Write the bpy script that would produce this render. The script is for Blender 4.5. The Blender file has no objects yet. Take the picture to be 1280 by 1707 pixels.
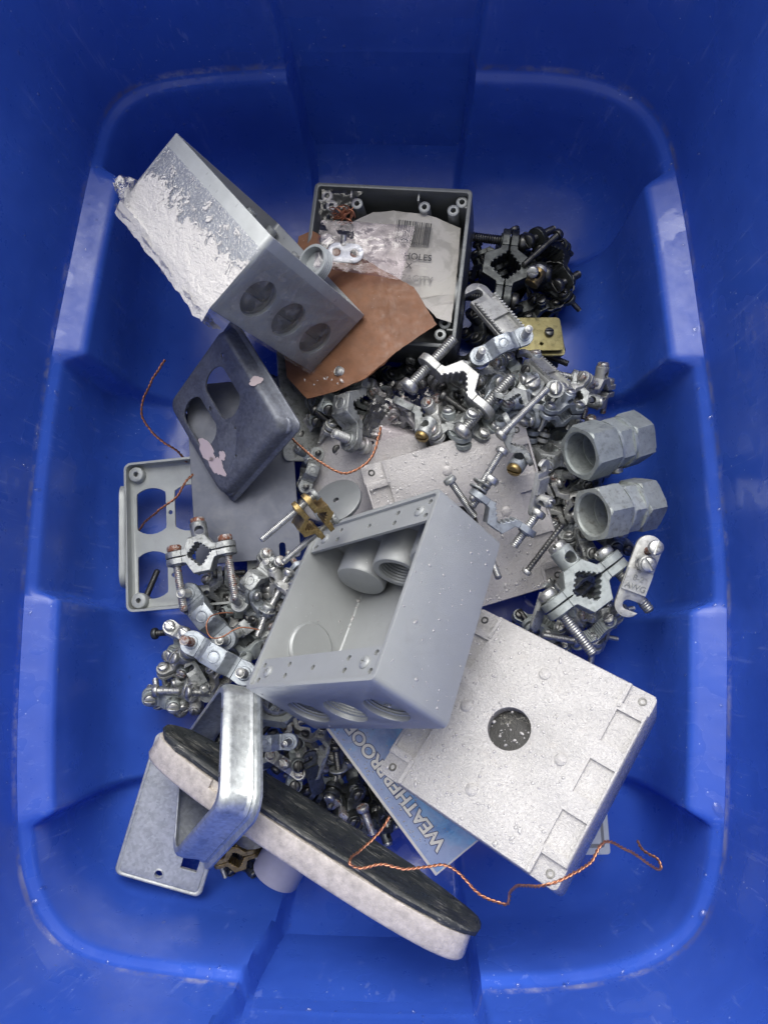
import bpy, bmesh, math, random
from math import radians, sin, cos, pi
from mathutils import Vector, Matrix, Euler, noise
random.seed(7)
S = 0.01                      # the scene is laid out in centimetres, built in metres
scene = bpy.context.scene
COL = scene.collection

# ---------------------------------------------------------------- camera
FPX = 1282.0
dwn = Vector(((700-640)/FPX, -(1080-853.5)/FPX, -1)).normalized()
zc = -dwn
xc = (Vector((1,0,0)) - zc*zc.x).normalized()
yc = zc.cross(xc)
CAMR = Matrix((xc, yc, zc))   # camera -> world
CAM = Vector((0,0,60))
cd = bpy.data.cameras.new('camera'); cam = bpy.data.objects.new('camera', cd); COL.objects.link(cam)
cd.sensor_fit = 'HORIZONTAL'; cd.sensor_width = 36; cd.lens = 36*FPX/1280
cd.clip_start = 0.02; cd.clip_end = 200
cam.matrix_world = Matrix.Translation(CAM*S) @ CAMR.to_4x4()
scene.camera = cam
cy = scene.cycles; cy.max_bounces = 6; cy.diffuse_bounces = 3; cy.glossy_bounces = 3; cy.transmission_bounces = 4; cy.transparent_max_bounces = 8; cy.caustics_reflective = False; cy.caustics_refractive = False
scene.render.resolution_x = 767; scene.render.resolution_y = 1024

# ---------------------------------------------------------------- light: overcast sky, soft sun
SUN_EL, SUN_AZ = 58, -4        # azimuth from +Y
w = bpy.data.worlds.new('World'); scene.world = w; w.use_nodes = True
nt = w.node_tree; bg = nt.nodes['Background']
sky = nt.nodes.new('ShaderNodeTexSky'); sky.sky_type = 'NISHITA'; sky.sun_disc = False
sky.sun_elevation = radians(SUN_EL); sky.sun_rotation = radians(SUN_AZ)
sky.dust_density = 4.0; sky.air_density = 1.0
hs = nt.nodes.new('ShaderNodeHueSaturation'); hs.inputs['Saturation'].default_value = 0.12
nt.links.new(sky.outputs[0], hs.inputs['Color']); nt.links.new(hs.outputs[0], bg.inputs['Color'])
bg.inputs['Strength'].default_value = 0.125
sl = bpy.data.lights.new('sun', 'SUN'); sl.energy = 1.5; sl.angle = radians(60); sl.color = (1, 0.96, 0.89)
sun = bpy.data.objects.new('sun', sl); COL.objects.link(sun)
sd = Vector((sin(radians(SUN_AZ))*cos(radians(SUN_EL)), cos(radians(SUN_AZ))*cos(radians(SUN_EL)), sin(radians(SUN_EL))))
sun.rotation_euler = sd.to_track_quat('Z', 'Y').to_euler(); sun.location = (0, 0, 3)
vs = scene.view_settings; vs.view_transform = 'Standard'; vs.look = 'None'; vs.gamma = 1; vs.exposure = 0.76
vs.use_curve_mapping = False

# ---------------------------------------------------------------- helpers
def P(px, py, z):
    r = CAMR @ Vector(((px-640)/FPX, -(py-853.5)/FPX, -1))
    return CAM + r*((z-60)/r.z)
def sm(a, b, x):
    if a == b: return float(x >= a)
    t = max(0, min(1, (x-a)/(b-a))); return t*t*(3-2*t)

class MB:
    def __init__(s): s.v = []; s.f = []
    def add(s, vs, fs, M=None):
        o = len(s.v); s.v += [(M @ Vector(v)) if M else Vector(v) for v in vs]
        s.f += [tuple(i+o for i in f) for f in fs]; return s
    def box(s, a, b, M=None):
        x0,y0,z0 = a; x1,y1,z1 = b
        return s.add([(x0,y0,z0),(x1,y0,z0),(x1,y1,z0),(x0,y1,z0),(x0,y0,z1),(x1,y0,z1),(x1,y1,z1),(x0,y1,z1)],
            [(0,3,2,1),(4,5,6,7),(0,1,5,4),(1,2,6,5),(2,3,7,6),(3,0,4,7)], M)
    def rings(s, loops, M=None, close=False, cap0=False, cap1=False):
        n = len(loops[0]); vs = [p for l in loops for p in l]; fs = []
        m = len(loops)
        for k in range(m if close else m-1):
            a = k*n; b = ((k+1) % m)*n
            for i in range(n):
                j = (i+1) % n; fs.append((a+i, a+j, b+j, b+i))
        if cap0: fs.append(tuple(reversed(range(n))))
        if cap1: fs.append(tuple(range((m-1)*n, m*n)))
        return s.add(vs, fs, M)
    def lathe(s, prof, n=24, M=None, close=False, cap0=False, cap1=False, ph=0.0):   # prof: (r, z)
        return s.rings([[(r*cos(2*pi*i/n+ph), r*sin(2*pi*i/n+ph), z) for i in range(n)] for r, z in prof], M, close, cap0, cap1)
    def cyl(s, r, z0, z1, n=24, M=None): return s.lathe([(r,z0),(r,z1)], n, M, False, True, True)
    def prism(s, poly, z0, z1, M=None, holes=()):
        bm = bmesh.new(); ed = []
        for lp in [poly]+list(holes):
            vv = [bm.verts.new((x,y,0)) for x, y in lp]
            for i in range(len(vv)): ed.append(bm.edges.new((vv[i], vv[(i+1) % len(vv)])))
        bm.verts.index_update()
        if holes: bmesh.ops.triangle_fill(bm, use_beauty=True, edges=ed)
        else: bm.faces.new(bm.verts[:] if hasattr(bm.verts,'__getitem__') else list(bm.verts))
        bm.verts.index_update(); V = [v.co.copy() for v in bm.verts]; n = len(V)
        F = []
        for f in bm.faces:
            f.normal_update(); idx = [v.index for v in f.verts]
            if f.normal.z < 0: idx.reverse()
            F.append(idx)
        fs = [tuple(i+n for i in f) for f in F] + [tuple(reversed(f)) for f in F]
        o = 0
        for k, lp in enumerate([poly]+list(holes)):
            m = len(lp); ar = sum(lp[i][0]*lp[(i+1)%m][1]-lp[(i+1)%m][0]*lp[i][1] for i in range(m))
            for i in range(m):
                a, b = o+i, o+(i+1) % m
                q = (a, b, b+n, a+n)
                if (ar > 0) == (k > 0): q = tuple(reversed(q))
                fs.append(q)
            o += m
        bm.free()
        return s.add([(v.x,v.y,z0) for v in V]+[(v.x,v.y,z1) for v in V], fs, M)
    def tube(s, pts, r, n=8, cap=True):
        loops = []; pts = [Vector(p) for p in pts]; up = Vector((0.13,0.21,1)); 
        for i, p in enumerate(pts):
            t = (pts[min(i+1,len(pts)-1)]-pts[max(i-1,0)]).normalized()
            a = t.cross(up)
            if a.length < 1e-3: a = t.cross(Vector((1,0,0)))
            a.normalize(); b = a.cross(t); up = b
            rr = r[i] if isinstance(r, (list,tuple)) else r
            loops.append([p + a*(rr*cos(2*pi*k/n)) + b*(rr*sin(2*pi*k/n)) for k in range(n)])
        return s.rings(loops, None, False, cap, cap)
    def mesh(s, name, smooth=35):
        me = bpy.data.meshes.new(name); me.from_pydata([v*S for v in s.v], [], s.f); me.validate()
        bm = bmesh.new(); bm.from_mesh(me); bmesh.ops.recalc_face_normals(bm, faces=bm.faces[:]); bm.to_mesh(me); bm.free()
        finish(me, smooth); return me
def finish(me, ang=35):
    if ang:
        me.polygons.foreach_set('use_smooth', [True]*len(me.polygons)); me.set_sharp_from_angle(angle=radians(ang))
    me.update()
def solid(name, base, cuts=(), bevel=0.0, seg=2, smooth=35, weld=False):
    """mesh = base minus cutters, edges rounded"""
    ob = bpy.data.objects.new('tmp', base.mesh(name, 0)); COL.objects.link(ob); tmp = [ob]
    for c in cuts:
        co = bpy.data.objects.new('tmpc', c.mesh('c', 0)); COL.objects.link(co); tmp.append(co)
        m = ob.modifiers.new('b', 'BOOLEAN'); m.operation = 'DIFFERENCE'; m.object = co; m.solver = 'EXACT'
    if bevel:
        m = ob.modifiers.new('v', 'BEVEL'); m.width = bevel*S; m.segments = seg; m.limit_method = 'ANGLE'; m.angle_limit = radians(40); m.use_clamp_overlap = True
    dg = bpy.context.evaluated_depsgraph_get(); me = bpy.data.meshes.new_from_object(ob.evaluated_get(dg))
    me.name = name; me.materials.clear(); finish(me, smooth)
    for t in tmp:
        d = t.data; bpy.data.objects.remove(t); bpy.data.meshes.remove(d)
    return me
def rrect(w, h, r, n=5, cx=0, cy=0):
    out = []
    for sx, sy, a0 in ((1,1,0),(-1,1,90),(-1,-1,180),(1,-1,270)):
        for k in range(n+1):
            a = radians(a0+90*k/n); out.append((cx+sx*(w/2-r)+r*cos(a), cy+sy*(h/2-r)+r*sin(a)))
    return out
def circ(r, n=24, cx=0, cy=0): return [(cx+r*cos(2*pi*i/n), cy+r*sin(2*pi*i/n)) for i in range(n)]
def stadium(L, w, n=14):
    r = w/2; out = []
    for sx, a0 in ((1,-90),(-1,90)):
        for k in range(n+1):
            a = radians(a0+180*k/n); out.append((sx*(L/2-r)+r*cos(a), r*sin(a)))
    return out
T = lambda x,y,z: Matrix.Translation((x,y,z))
RX = lambda d: Matrix.Rotation(radians(d),4,'X')
RY = lambda d: Matrix.Rotation(radians(d),4,'Y')
RZ = lambda d: Matrix.Rotation(radians(d),4,'Z')

def part(name, me, mt, parent, M=None, label=None, kind=None):
    o = bpy.data.objects.new(name, me); COL.objects.link(o); o.parent = parent
    if M is not None:
        M = M.copy(); M.translation = M.translation*S; o.matrix_local = M
    if mt is not None:
        if len(me.materials) == 0: me.materials.append(mt)
        if me.materials[0] != mt: o.material_slots[0].link = 'OBJECT'; o.material_slots[0].material = mt
    if label: o['label'] = label
    if kind: o['kind'] = kind
    return o
def thing(name, label, cat, M, group=None):
    o = bpy.data.objects.new(name, None); COL.objects.link(o); o.empty_display_size = 0.01
    M = M.copy(); M.translation = M.translation*S; o.matrix_world = M
    o['label'] = label; o['category'] = cat
    if group: o['group'] = group
    return o
def tag(o, label, cat, group=None):
    o['label'] = label; o['category'] = cat
    if group: o['group'] = group
    return o
def pose(R, L): return Matrix.Translation(L) @ Euler(R,'XYZ').to_matrix().to_4x4()
def frame(p0, p1, roll=0, nominal=None, lo=0.8, hi=1.25):
    """x axis from p0 to p1, origin midway, roll about it; uniform size within limits"""
    d = p1-p0; X = d.normalized(); U = Vector((0,0,1))
    if abs(X.z) > 0.98: U = Vector((0,1,0))
    U = (U - X*U.dot(X)).normalized(); Yb = U.cross(X)
    a = radians(roll); Z = U*cos(a)+Yb*sin(a); Y = Z.cross(X)
    M = Matrix((X,Y,Z)).transposed().to_4x4()
    if nominal:
        s = max(lo, min(hi, d.length/nominal)); M = M @ Matrix.Scale(s,4)
    M.translation = (p0+p1)/2
    return M
def text_mesh(txt, size, ext=0.01, align='LEFT', bold=0.0):
    cu = bpy.data.curves.new('t','FONT'); cu.body = txt; cu.size = size*S; cu.extrude = ext*S; cu.align_x = align; cu.offset = bold*S
    o = bpy.data.objects.new('t', cu); COL.objects.link(o)
    dg = bpy.context.evaluated_depsgraph_get(); dg.update(); me = bpy.data.meshes.new_from_object(o.evaluated_get(dg)); me.materials.clear()
    bpy.data.objects.remove(o); bpy.data.curves.remove(cu); return me

# ---------------------------------------------------------------- materials
class NT:
    def __init__(s, name):
        s.m = bpy.data.materials.new(name); s.m.use_nodes = True; s.t = s.m.node_tree; s.n = s.t.nodes; s.b = s.n['Principled BSDF']
        s.out = s.n['Material Output']
        tc = s.n.new('ShaderNodeTexCoord'); mp = s.n.new('ShaderNodeMapping'); mp.inputs['Scale'].default_value = (100,)*3
        oi = s.n.new('ShaderNodeObjectInfo'); s.oi = oi
        ad = s.n.new('ShaderNodeVectorMath'); ad.operation = 'ADD'
        mu = s.n.new('ShaderNodeMath'); mu.operation = 'MULTIPLY'; mu.inputs[1].default_value = 37.0
        s.l(oi.outputs['Random'], mu.inputs[0]); s.l(tc.outputs['Object'], mp.inputs[0]); s.l(mp.outputs[0], ad.inputs[0]); s.l(mu.outputs[0], ad.inputs[1])
        s.co = ad.outputs[0]
    def l(s, a, b): s.t.links.new(a, b)
    def noise(s, sc, det=4, ro=0.6, dist=0.0, co=None):
        n = s.n.new('ShaderNodeTexNoise'); n.inputs['Scale'].default_value = sc; n.inputs['Detail'].default_value = det
        n.inputs['Roughness'].default_value = ro; n.inputs['Distortion'].default_value = dist; s.l(co or s.co, n.inputs['Vector']); return n.outputs['Fac']
    def voro(s, sc, feat='F1', rnd=1.0, co=None):
        n = s.n.new('ShaderNodeTexVoronoi'); n.feature = feat; n.inputs['Scale'].default_value = sc; n.inputs['Randomness'].default_value = rnd
        s.l(co or s.co, n.inputs['Vector']); return n
    def ramp(s, fac, stops):
        n = s.n.new('ShaderNodeValToRGB'); e = n.color_ramp.elements
        while len(e) < len(stops): e.new(0.5)
        for k, (p, c) in enumerate(stops):
            e[k].position = p; e[k].color = (c,c,c,1) if isinstance(c,(int,float)) else (*c,1)
        s.l(fac, n.inputs[0]); return n.outputs[0]
    def mix(s, fac, a, b, mode='MIX'):
        n = s.n.new('ShaderNodeMix'); n.data_type = 'RGBA'; n.blend_type = mode
        for i, x in ((0,fac),(6,a),(7,b)):
            if isinstance(x,(int,float)): n.inputs[i].default_value = x if i == 0 else (x,x,x,1)
            elif isinstance(x,tuple): n.inputs[i].default_value = (*x,1)
            else: s.l(x, n.inputs[i])
        return n.outputs[2]
    def math(s, op, a, b=0.0):
        n = s.n.new('ShaderNodeMath'); n.operation = op
        for i, x in ((0,a),(1,b)):
            if isinstance(x,(int,float)): n.inputs[i].default_value = x
            else: s.l(x, n.inputs[i])
        return n.outputs[0]
    def bump(s, h, strength=0.3, dist=0.02, prev=None):
        n = s.n.new('ShaderNodeBump'); n.inputs['Strength'].default_value = strength; n.inputs['Distance'].default_value = dist*S
        s.l(h, n.inputs['Height'])
        if prev: s.l(prev, n.inputs['Normal'])
        return n.outputs[0]
    def set(s, **k):
        for a, v in k.items():
            i = s.b.inputs[a.replace('_',' ')]
            if isinstance(v,(int,float)): i.default_value = v
            elif isinstance(v,tuple): i.default_value = (*v,1) if len(v) == 3 else v
            else: s.l(v, i)
        return s
def metal(name, c0, c1, rough=(0.3,0.55), vs=1.2, metallic=0.85, bump=0.25, bs=9, grime=(0.05,0.05,0.05), gamt=0.5, rust=0.0, rustc=(0.16,0.05,0.02), spangle=0, randv=0.35):
    t = NT(name)
    n1 = t.noise(vs, 5, 0.65); col = t.mix(t.ramp(n1, [(0.3,0),(0.7,1)]), c0, c1)
    if spangle:
        v = t.voro(spangle); col = t.mix(t.math('MULTIPLY', t.ramp(v.outputs['Color'], [(0.2,0),(0.8,1)]), 0.45), col, tuple(min(1,x*1.35) for x in c1))
    g = t.ramp(t.noise(vs*2.3, 4, 0.7, 0.4), [(0.5,0),(0.72,1)])
    col = t.mix(t.math('MULTIPLY', g, gamt), col, grime)
    # each piece a little lighter or darker
    rv = t.math('ADD', t.math('MULTIPLY', t.oi.outputs['Random'], randv), 1-randv*0.6)
    hsv = t.n.new('ShaderNodeHueSaturation'); t.l(rv, hsv.inputs['Value']); t.l(col, hsv.inputs['Color']); col = hsv.outputs[0]
    ro = t.ramp(t.noise(vs*3, 4), [(0.3,rough[0]),(0.7,rough[1])]); mt = metallic
    if rust:
        rm = t.ramp(t.noise(vs*1.4, 6, 0.75), [(0.62-rust*0.35,0),(0.7-rust*0.3,1)])
        col = t.mix(rm, col, t.mix(t.noise(7), rustc, (0.24,0.09,0.05))); ro = t.mix(rm, ro, 0.85); mt = t.math('MULTIPLY', t.math('SUBTRACT', 1.0, rm), metallic)
    t.set(Base_Color=col, Roughness=ro, Metallic=mt)
    t.l(t.bump(t.noise(bs, 3, 0.7), bump, 0.03), t.b.inputs['Normal']); return t.m
def paint(name, c, rough=(0.35,0.6), var=0.12, vs=0.5, bump=0.2, bs=14, metallic=0.0, speck=0.0, dirt=0.0, dirtc=(0.35,0.28,0.2), wet=0.0, coat=0.0):
    t = NT(name)
    col = t.mix(t.ramp(t.noise(vs, 5, 0.6), [(0.3,0),(0.7,1)]), tuple(x*(1-var) for x in c), tuple(min(1,x*(1+var)) for x in c))
    if dirt:
        col = t.mix(t.math('MULTIPLY', t.ramp(t.noise(vs*2.2, 7, 0.75, 0.6), [(0.56,0),(0.74,1)]), dirt), col, dirtc)
    if speck:
        sp = t.ramp(t.voro(3.2).outputs['Distance'], [(0.05,1),(0.09,0)])
        sp = t.math('MULTIPLY', sp, t.ramp(t.noise(1.1,2), [(0.5,0),(0.6,1)]))
        col = t.mix(t.math('MULTIPLY', sp, speck), col, (0.85,0.86,0.88))
    ro = t.ramp(t.noise(vs*2.5, 5), [(0.3,rough[0]),(0.7,rough[1])])
    nb = t.bump(t.noise(bs, 5, 0.7), bump, 0.03)
    if wet:
        wm = t.ramp(t.noise(1.6, 5, 0.7, 0.8), [(0.44,0),(0.6,1)])
        ro = t.mix(t.math('MULTIPLY', wm, 0.85), ro, 0.06)
        nb = t.bump(t.noise(5.5, 3, 0.6, 1.2), wet, 0.06, nb)
    t.set(Base_Color=col, Roughness=ro, Metallic=metallic, Coat_Weight=coat, Coat_Roughness=0.1)
    t.l(nb, t.b.inputs['Normal']); return t.m

M = {}
M['zinc'] = metal('zinc', (0.26,0.275,0.275), (0.45,0.465,0.46), (0.42,0.62), metallic=0.7, grime=(0.035,0.035,0.03), gamt=0.8, bump=0.6)
M['zinc_blue'] = metal('zinc_blue', (0.29,0.32,0.35), (0.44,0.48,0.52), (0.42,0.6), metallic=0.7, gamt=0.65, grime=(0.07,0.075,0.08), bump=0.6)
M['zinc_pale'] = metal('zinc_pale', (0.42,0.425,0.415), (0.60,0.605,0.59), (0.4,0.62), vs=1.6, gamt=0.6, grime=(0.12,0.115,0.10), bump=0.5, bs=14, metallic=0.7)
M['zinc_dark'] = metal('zinc_dark', (0.06,0.065,0.065), (0.14,0.15,0.15), (0.35,0.6), gamt=0.7, grime=(0.012,0.011,0.01), bump=0.35)  # oily zinc, with the shadow of the far corner also put into the colour
M['steel'] = metal('steel', (0.36,0.365,0.36), (0.58,0.585,0.57), (0.3,0.5), vs=2.0, gamt=0.7, grime=(0.06,0.055,0.045), bump=0.15, metallic=0.85)
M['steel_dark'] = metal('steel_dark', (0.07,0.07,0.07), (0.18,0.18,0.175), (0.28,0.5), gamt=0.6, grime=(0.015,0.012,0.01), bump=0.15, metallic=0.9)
M['steel_rust'] = metal('steel_rust', (0.42,0.42,0.41), (0.6,0.6,0.58), (0.35,0.55), rust=0.3, rustc=(0.10,0.03,0.015), vs=2.0, bump=0.4)
M['rust'] = metal('rust', (0.42,0.40,0.38), (0.55,0.52,0.5), (0.5,0.8), rust=0.6, rustc=(0.09,0.03,0.018), vs=2.5, bump=0.6)
M['brass'] = metal('brass', (0.26,0.18,0.07), (0.44,0.33,0.15), (0.3,0.55), vs=1.8, gamt=0.85, grime=(0.09,0.06,0.035), bump=0.5)
M['brass_plate'] = metal('brass_plate', (0.30,0.26,0.11), (0.46,0.41,0.2), (0.3,0.5), vs=0.9, gamt=0.6, grime=(0.05,0.045,0.025), bump=0.25)
M['copper'] = metal('copper', (0.42,0.18,0.10), (0.66,0.32,0.19), (0.28,0.45), gamt=0.35, grime=(0.14,0.05,0.03), bump=0.1)
M['copper_dark'] = metal('copper_dark', (0.30,0.13,0.08), (0.45,0.2,0.12), (0.35,0.5), gamt=0.45, grime=(0.08,0.035,0.02), bump=0.1)
M['galv'] = metal('galv', (0.42,0.45,0.46), (0.60,0.63,0.63), (0.3,0.5), vs=0.6, spangle=5, gamt=0.3, grime=(0.12,0.12,0.12), bump=0.25, metallic=0.8)
M['galv_dark'] = metal('galv_dark', (0.12,0.13,0.16), (0.21,0.225,0.26), (0.42,0.62), vs=0.45, spangle=6, gamt=0.45, grime=(0.10,0.10,0.11), bump=0.35, metallic=0.45)
M['galv_pale'] = metal('galv_pale', (0.32,0.335,0.33), (0.46,0.475,0.465), (0.4,0.55), vs=0.5, spangle=5, gamt=0.3, grime=(0.18,0.18,0.17), bump=0.25, metallic=0.3, randv=0.0)
M['coup'] = metal('coup', (0.30,0.335,0.335), (0.43,0.465,0.46), (0.45,0.65), vs=1.1, gamt=0.6, grime=(0.12,0.13,0.13), bump=0.4, bs=6, metallic=0.5)
M['coup_old'] = metal('coup_old', (0.33,0.36,0.35), (0.46,0.49,0.475), (0.45,0.64), vs=1.1, gamt=0.65, grime=(0.12,0.11,0.09), bump=0.4, bs=6, metallic=0.5)
M['gray'] = paint('gray', (0.335,0.35,0.355), (0.28,0.5), speck=0.7, metallic=0.25, var=0.05, vs=0.3, bump=0.5, bs=16, dirt=0.35, dirtc=(0.24,0.24,0.23))
M['gray_dark'] = paint('gray_dark', (0.15,0.16,0.165), (0.3,0.5), metallic=0.2, bump=0.3, bs=20)
M['gray_e'] = paint('gray_e', (0.35,0.37,0.38), (0.25,0.45), metallic=0.2, bump=0.3, bs=20)
M['gray_cover'] = paint('gray_cover', (0.33,0.35,0.345), (0.35,0.55), metallic=0.15, dirt=0.25, dirtc=(0.2,0.2,0.18))
M['pink_gray'] = paint('pink_gray', (0.40,0.385,0.385), (0.3,0.5), vs=0.4, var=0.06, bump=0.5, bs=16, wet=0.55, dirt=0.22, dirtc=(0.42,0.36,0.31), metallic=0.1)
M['white_gray'] = paint('white_gray', (0.43,0.42,0.415), (0.2,0.4), vs=0.4, var=0.07, bump=0.9, bs=14, wet=0.9, dirt=0.3, dirtc=(0.48,0.43,0.38), metallic=0.1)
M['plug_gray'] = paint('plug_gray', (0.40,0.43,0.45), (0.35,0.5))
M['oval_white'] = paint('oval_white', (0.46,0.42,0.38), (0.4,0.65), vs=2.2, var=0.24, bump=0.6, bs=10, dirt=0.7, dirtc=(0.30,0.26,0.22), wet=0.3)
M['pipe_gray'] = paint('pipe_gray', (0.36,0.345,0.375), (0.35,0.5), dirt=0.3, dirtc=(0.2,0.19,0.2))
M['card_board'] = paint('card_board', (0.20,0.09,0.045), (0.45,0.75), var=0.2, vs=0.9, bump=0.5, bs=7, dirt=0.3, dirtc=(0.11,0.045,0.02), speck=0.5)
M['card_edge'] = paint('card_edge', (0.62,0.6,0.55), (0.6,0.8))
M['ink'] = paint('ink', (0.03,0.03,0.032), (0.5,0.6), bump=0)
M['ink_faded'] = paint('ink_faded', (0.22,0.21,0.2), (0.5,0.6), bump=0)
M['ink_dark_blue'] = paint('ink_dark_blue', (0.02,0.035,0.12), (0.4,0.6), bump=0)
M['letter'] = paint('letter', (0.68,0.66,0.60), (0.4,0.6), bump=0.2, speck=0.3)
M['slate'] = metal('slate', (0.10,0.11,0.14), (0.155,0.165,0.20), (0.42,0.6), vs=0.3, gamt=0.3, grime=(0.22,0.22,0.22), bump=0.15, metallic=0.5, randv=0.0)
M['paint_patch'] = paint('paint_patch', (0.58,0.48,0.485), (0.5,0.6), var=0.04, bump=0.2)
M['black_hole'] = paint('black_hole', (0.012,0.012,0.013), (0.25,0.5), bump=0.3)
M['red_mark'] = paint('red_mark', (0.45,0.03,0.03), (0.4,0.6))
# paper with damp patches
t = NT('paper'); d = t.ramp(t.noise(0.55, 5, 0.6, 0.5), [(0.46,0),(0.54,1)])
t.set(Base_Color=t.mix(t.math('MULTIPLY', d, 0.75), (0.47,0.45,0.42), (0.33,0.315,0.285)), Roughness=t.mix(d, 0.6, 0.3)); t.l(t.bump(t.noise(3,5), 0.25, 0.05), t.b.inputs['Normal']); M['paper'] = t.m
# blue printed card: blues with a lavender blot
t = NT('blue_print'); a = t.ramp(t.noise(0.16, 4, 0.6, 0.6), [(0.42,0),(0.55,1)]); b = t.ramp(t.noise(0.35, 5, 0.7, 1.5), [(0.35,0),(0.65,1)])
c = t.mix(b, (0.04,0.16,0.42), (0.16,0.45,0.72)); c = t.mix(t.math('MULTIPLY',a,0.85), c, (0.30,0.34,0.50))
c = t.mix(t.ramp(t.voro(1.7).outputs['Distance'], [(0.05,0.8),(0.1,0)]), c, (0.03,0.05,0.16))
t.set(Base_Color=c, Roughness=t.ramp(t.noise(1.2), [(0.4,0.12),(0.6,0.45)])); t.l(t.bump(t.noise(9,4,0.6,0.8), 0.25, 0.04), t.b.inputs['Normal']); M['blue_print'] = t.m
# black rubber gasket with pale scuffs along its length
t = NT('rubber'); mp = t.n.new('ShaderNodeMapping'); mp.inputs['Scale'].default_value = (0.5,7,7); t.l(t.co, mp.inputs[0])
sc = t.ramp(t.noise(1.6, 6, 0.7, 0.2, mp.outputs[0]), [(0.54,0),(0.66,1)]); sc = t.math('MULTIPLY', sc, t.ramp(t.noise(0.7,3), [(0.4,0),(0.6,1)]))
t.set(Base_Color=t.mix(sc, (0.02,0.023,0.024), (0.32,0.31,0.27)), Roughness=t.ramp(t.noise(2), [(0.35,0.22),(0.65,0.5)]))
t.l(t.bump(t.noise(4,6,0.7,0,mp.outputs[0]), 0.5, 0.05), t.b.inputs['Normal']); M['rubber'] = t.m
# wet dark plug with bright grit
t = NT('wet_grit'); g = t.math('MULTIPLY', t.ramp(t.noise(9,3,0.8), [(0.52,0),(0.6,1)]), t.ramp(t.noise(0.6,3,0.6,0.6), [(0.5,0),(0.62,1)]))
t.set(Base_Color=t.mix(g, (0.008,0.008,0.008), (0.42,0.41,0.36)), Roughness=t.mix(g, 0.3, 0.6)); t.l(t.bump(t.noise(12,3), 0.8, 0.05), t.b.inputs['Normal']); M['wet_grit'] = t.m
# clear film: mostly see-through, shiny crinkles
def film(name, tint, lo, hi, bs, strength, white=0.0, ws=0.8, wlo=0.45, whi=0.6, rough=0.2, grad=None):
    t = NT(name); raw = t.co.node.inputs[0].links[0].from_socket; t.n.remove(t.b); tr = t.n.new('ShaderNodeBsdfTransparent'); tr.inputs[0].default_value = (*tint,1)
    gl = t.n.new('ShaderNodeBsdfGlossy'); gl.inputs['Roughness'].default_value = rough; gl.inputs[0].default_value = (0.95,0.95,0.95,1)
    nb = t.bump(t.noise(bs, 3, 0.6, 0.8), strength, 0.12); t.l(nb, gl.inputs['Normal'])
    lw = t.n.new('ShaderNodeLayerWeight'); lw.inputs[0].default_value = 0.3; t.l(nb, lw.inputs['Normal'])
    mx = t.n.new('ShaderNodeMixShader'); t.l(t.math('ADD', t.math('MULTIPLY', lw.outputs['Facing'], hi), lo), mx.inputs[0]); t.l(tr.outputs[0], mx.inputs[1]); t.l(gl.outputs[0], mx.inputs[2]); last = mx
    if white:
        df = t.n.new('ShaderNodeBsdfPrincipled'); df.inputs['Base Color'].default_value = (0.60,0.585,0.575,1); df.inputs['Roughness'].default_value = 0.22; t.l(nb, df.inputs['Normal'])
        m2 = t.n.new('ShaderNodeMixShader'); nz = t.noise(ws, 5, 0.75, 0.6)
        if grad:      # thicker towards the back edge of the box, thinning out to nothing near the rim
            sx = t.n.new('ShaderNodeSeparateXYZ'); t.l(raw, sx.inputs[0]); nz = t.math('ADD', nz, t.math('MULTIPLY', t.math('SUBTRACT', grad[0], sx.outputs['Z']), grad[1]))
        f = t.math('MULTIPLY', t.ramp(nz, [(wlo,0),(whi,1)]), white)
        t.l(f, m2.inputs[0]); t.l(last.outputs[0], m2.inputs[1]); t.l(df.outputs[0], m2.inputs[2]); last = m2
    t.l(last.outputs[0], t.out.inputs[0]); return t.m
M['film_white'] = film('film_white', (0.92,0.92,0.94), 0.10, 0.30, 5.0, 0.9, 0.96, 1.3, 0.47, 0.53, 0.15, grad=(-2.5,0.11))
M['film_tail'] = film('film_tail', (0.90,0.91,0.94), 0.12, 0.4, 3.2, 1.0, 0.9, 1.6, 0.47, 0.55, 0.15)
M['film'] = film('film', (0.80,0.81,0.83), 0.04, 0.16, 2.2, 0.9, 0.4, 1.2, 0.5, 0.8, 0.25)
M['bag'] = film('bag', (0.93,0.90,0.92), 0.03, 0.16, 0.9, 0.45, 0.08, 0.9, 0.5, 0.8, 0.1)
M['water'] = film('water', (0.94,0.95,0.96), 0.10, 0.5, 1.0, 0.0, white=0.4, wlo=0.0, whi=0.01, rough=0.06)
M['water_clear'] = film('water_clear', (0.95,0.96,0.97), 0.05, 0.35, 1.0, 0.0, rough=0.05)
# blue tote plastic: scuffs, pale specks, dirt gathered on the ledge
t = NT('tote_blue'); at = t.n.new('ShaderNodeAttribute'); at.attribute_name = 'ledge_dirt'
big = t.noise(0.17, 3, 0.65)
c = t.mix(t.ramp(big, [(0.35,0),(0.65,1)]), (0.029,0.086,0.45), (0.038,0.106,0.52))
mp = t.n.new('ShaderNodeMapping'); mp.inputs['Scale'].default_value = (0.9,2.4,0.12); mp.inputs['Rotation'].default_value = (0.15,0.1,0.6); t.l(t.co, mp.inputs[0])
scr = t.math('MULTIPLY', t.ramp(t.noise(1.5, 3, 0.75, 0.2, mp.outputs[0]), [(0.60,0),(0.66,1)]), t.ramp(big, [(0.42,0),(0.6,1)]))
c = t.mix(t.math('MULTIPLY', scr, 0.2), c, (0.30,0.40,0.80))
vd = t.voro(1.5).outputs['Distance']
sp = t.math('MULTIPLY', t.ramp(vd, [(0.05,1),(0.08,0)]), t.ramp(big, [(0.50,0),(0.56,1)]))
c = t.mix(t.math('MULTIPLY', sp, 0.6), c, (0.50,0.60,0.88))
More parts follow.
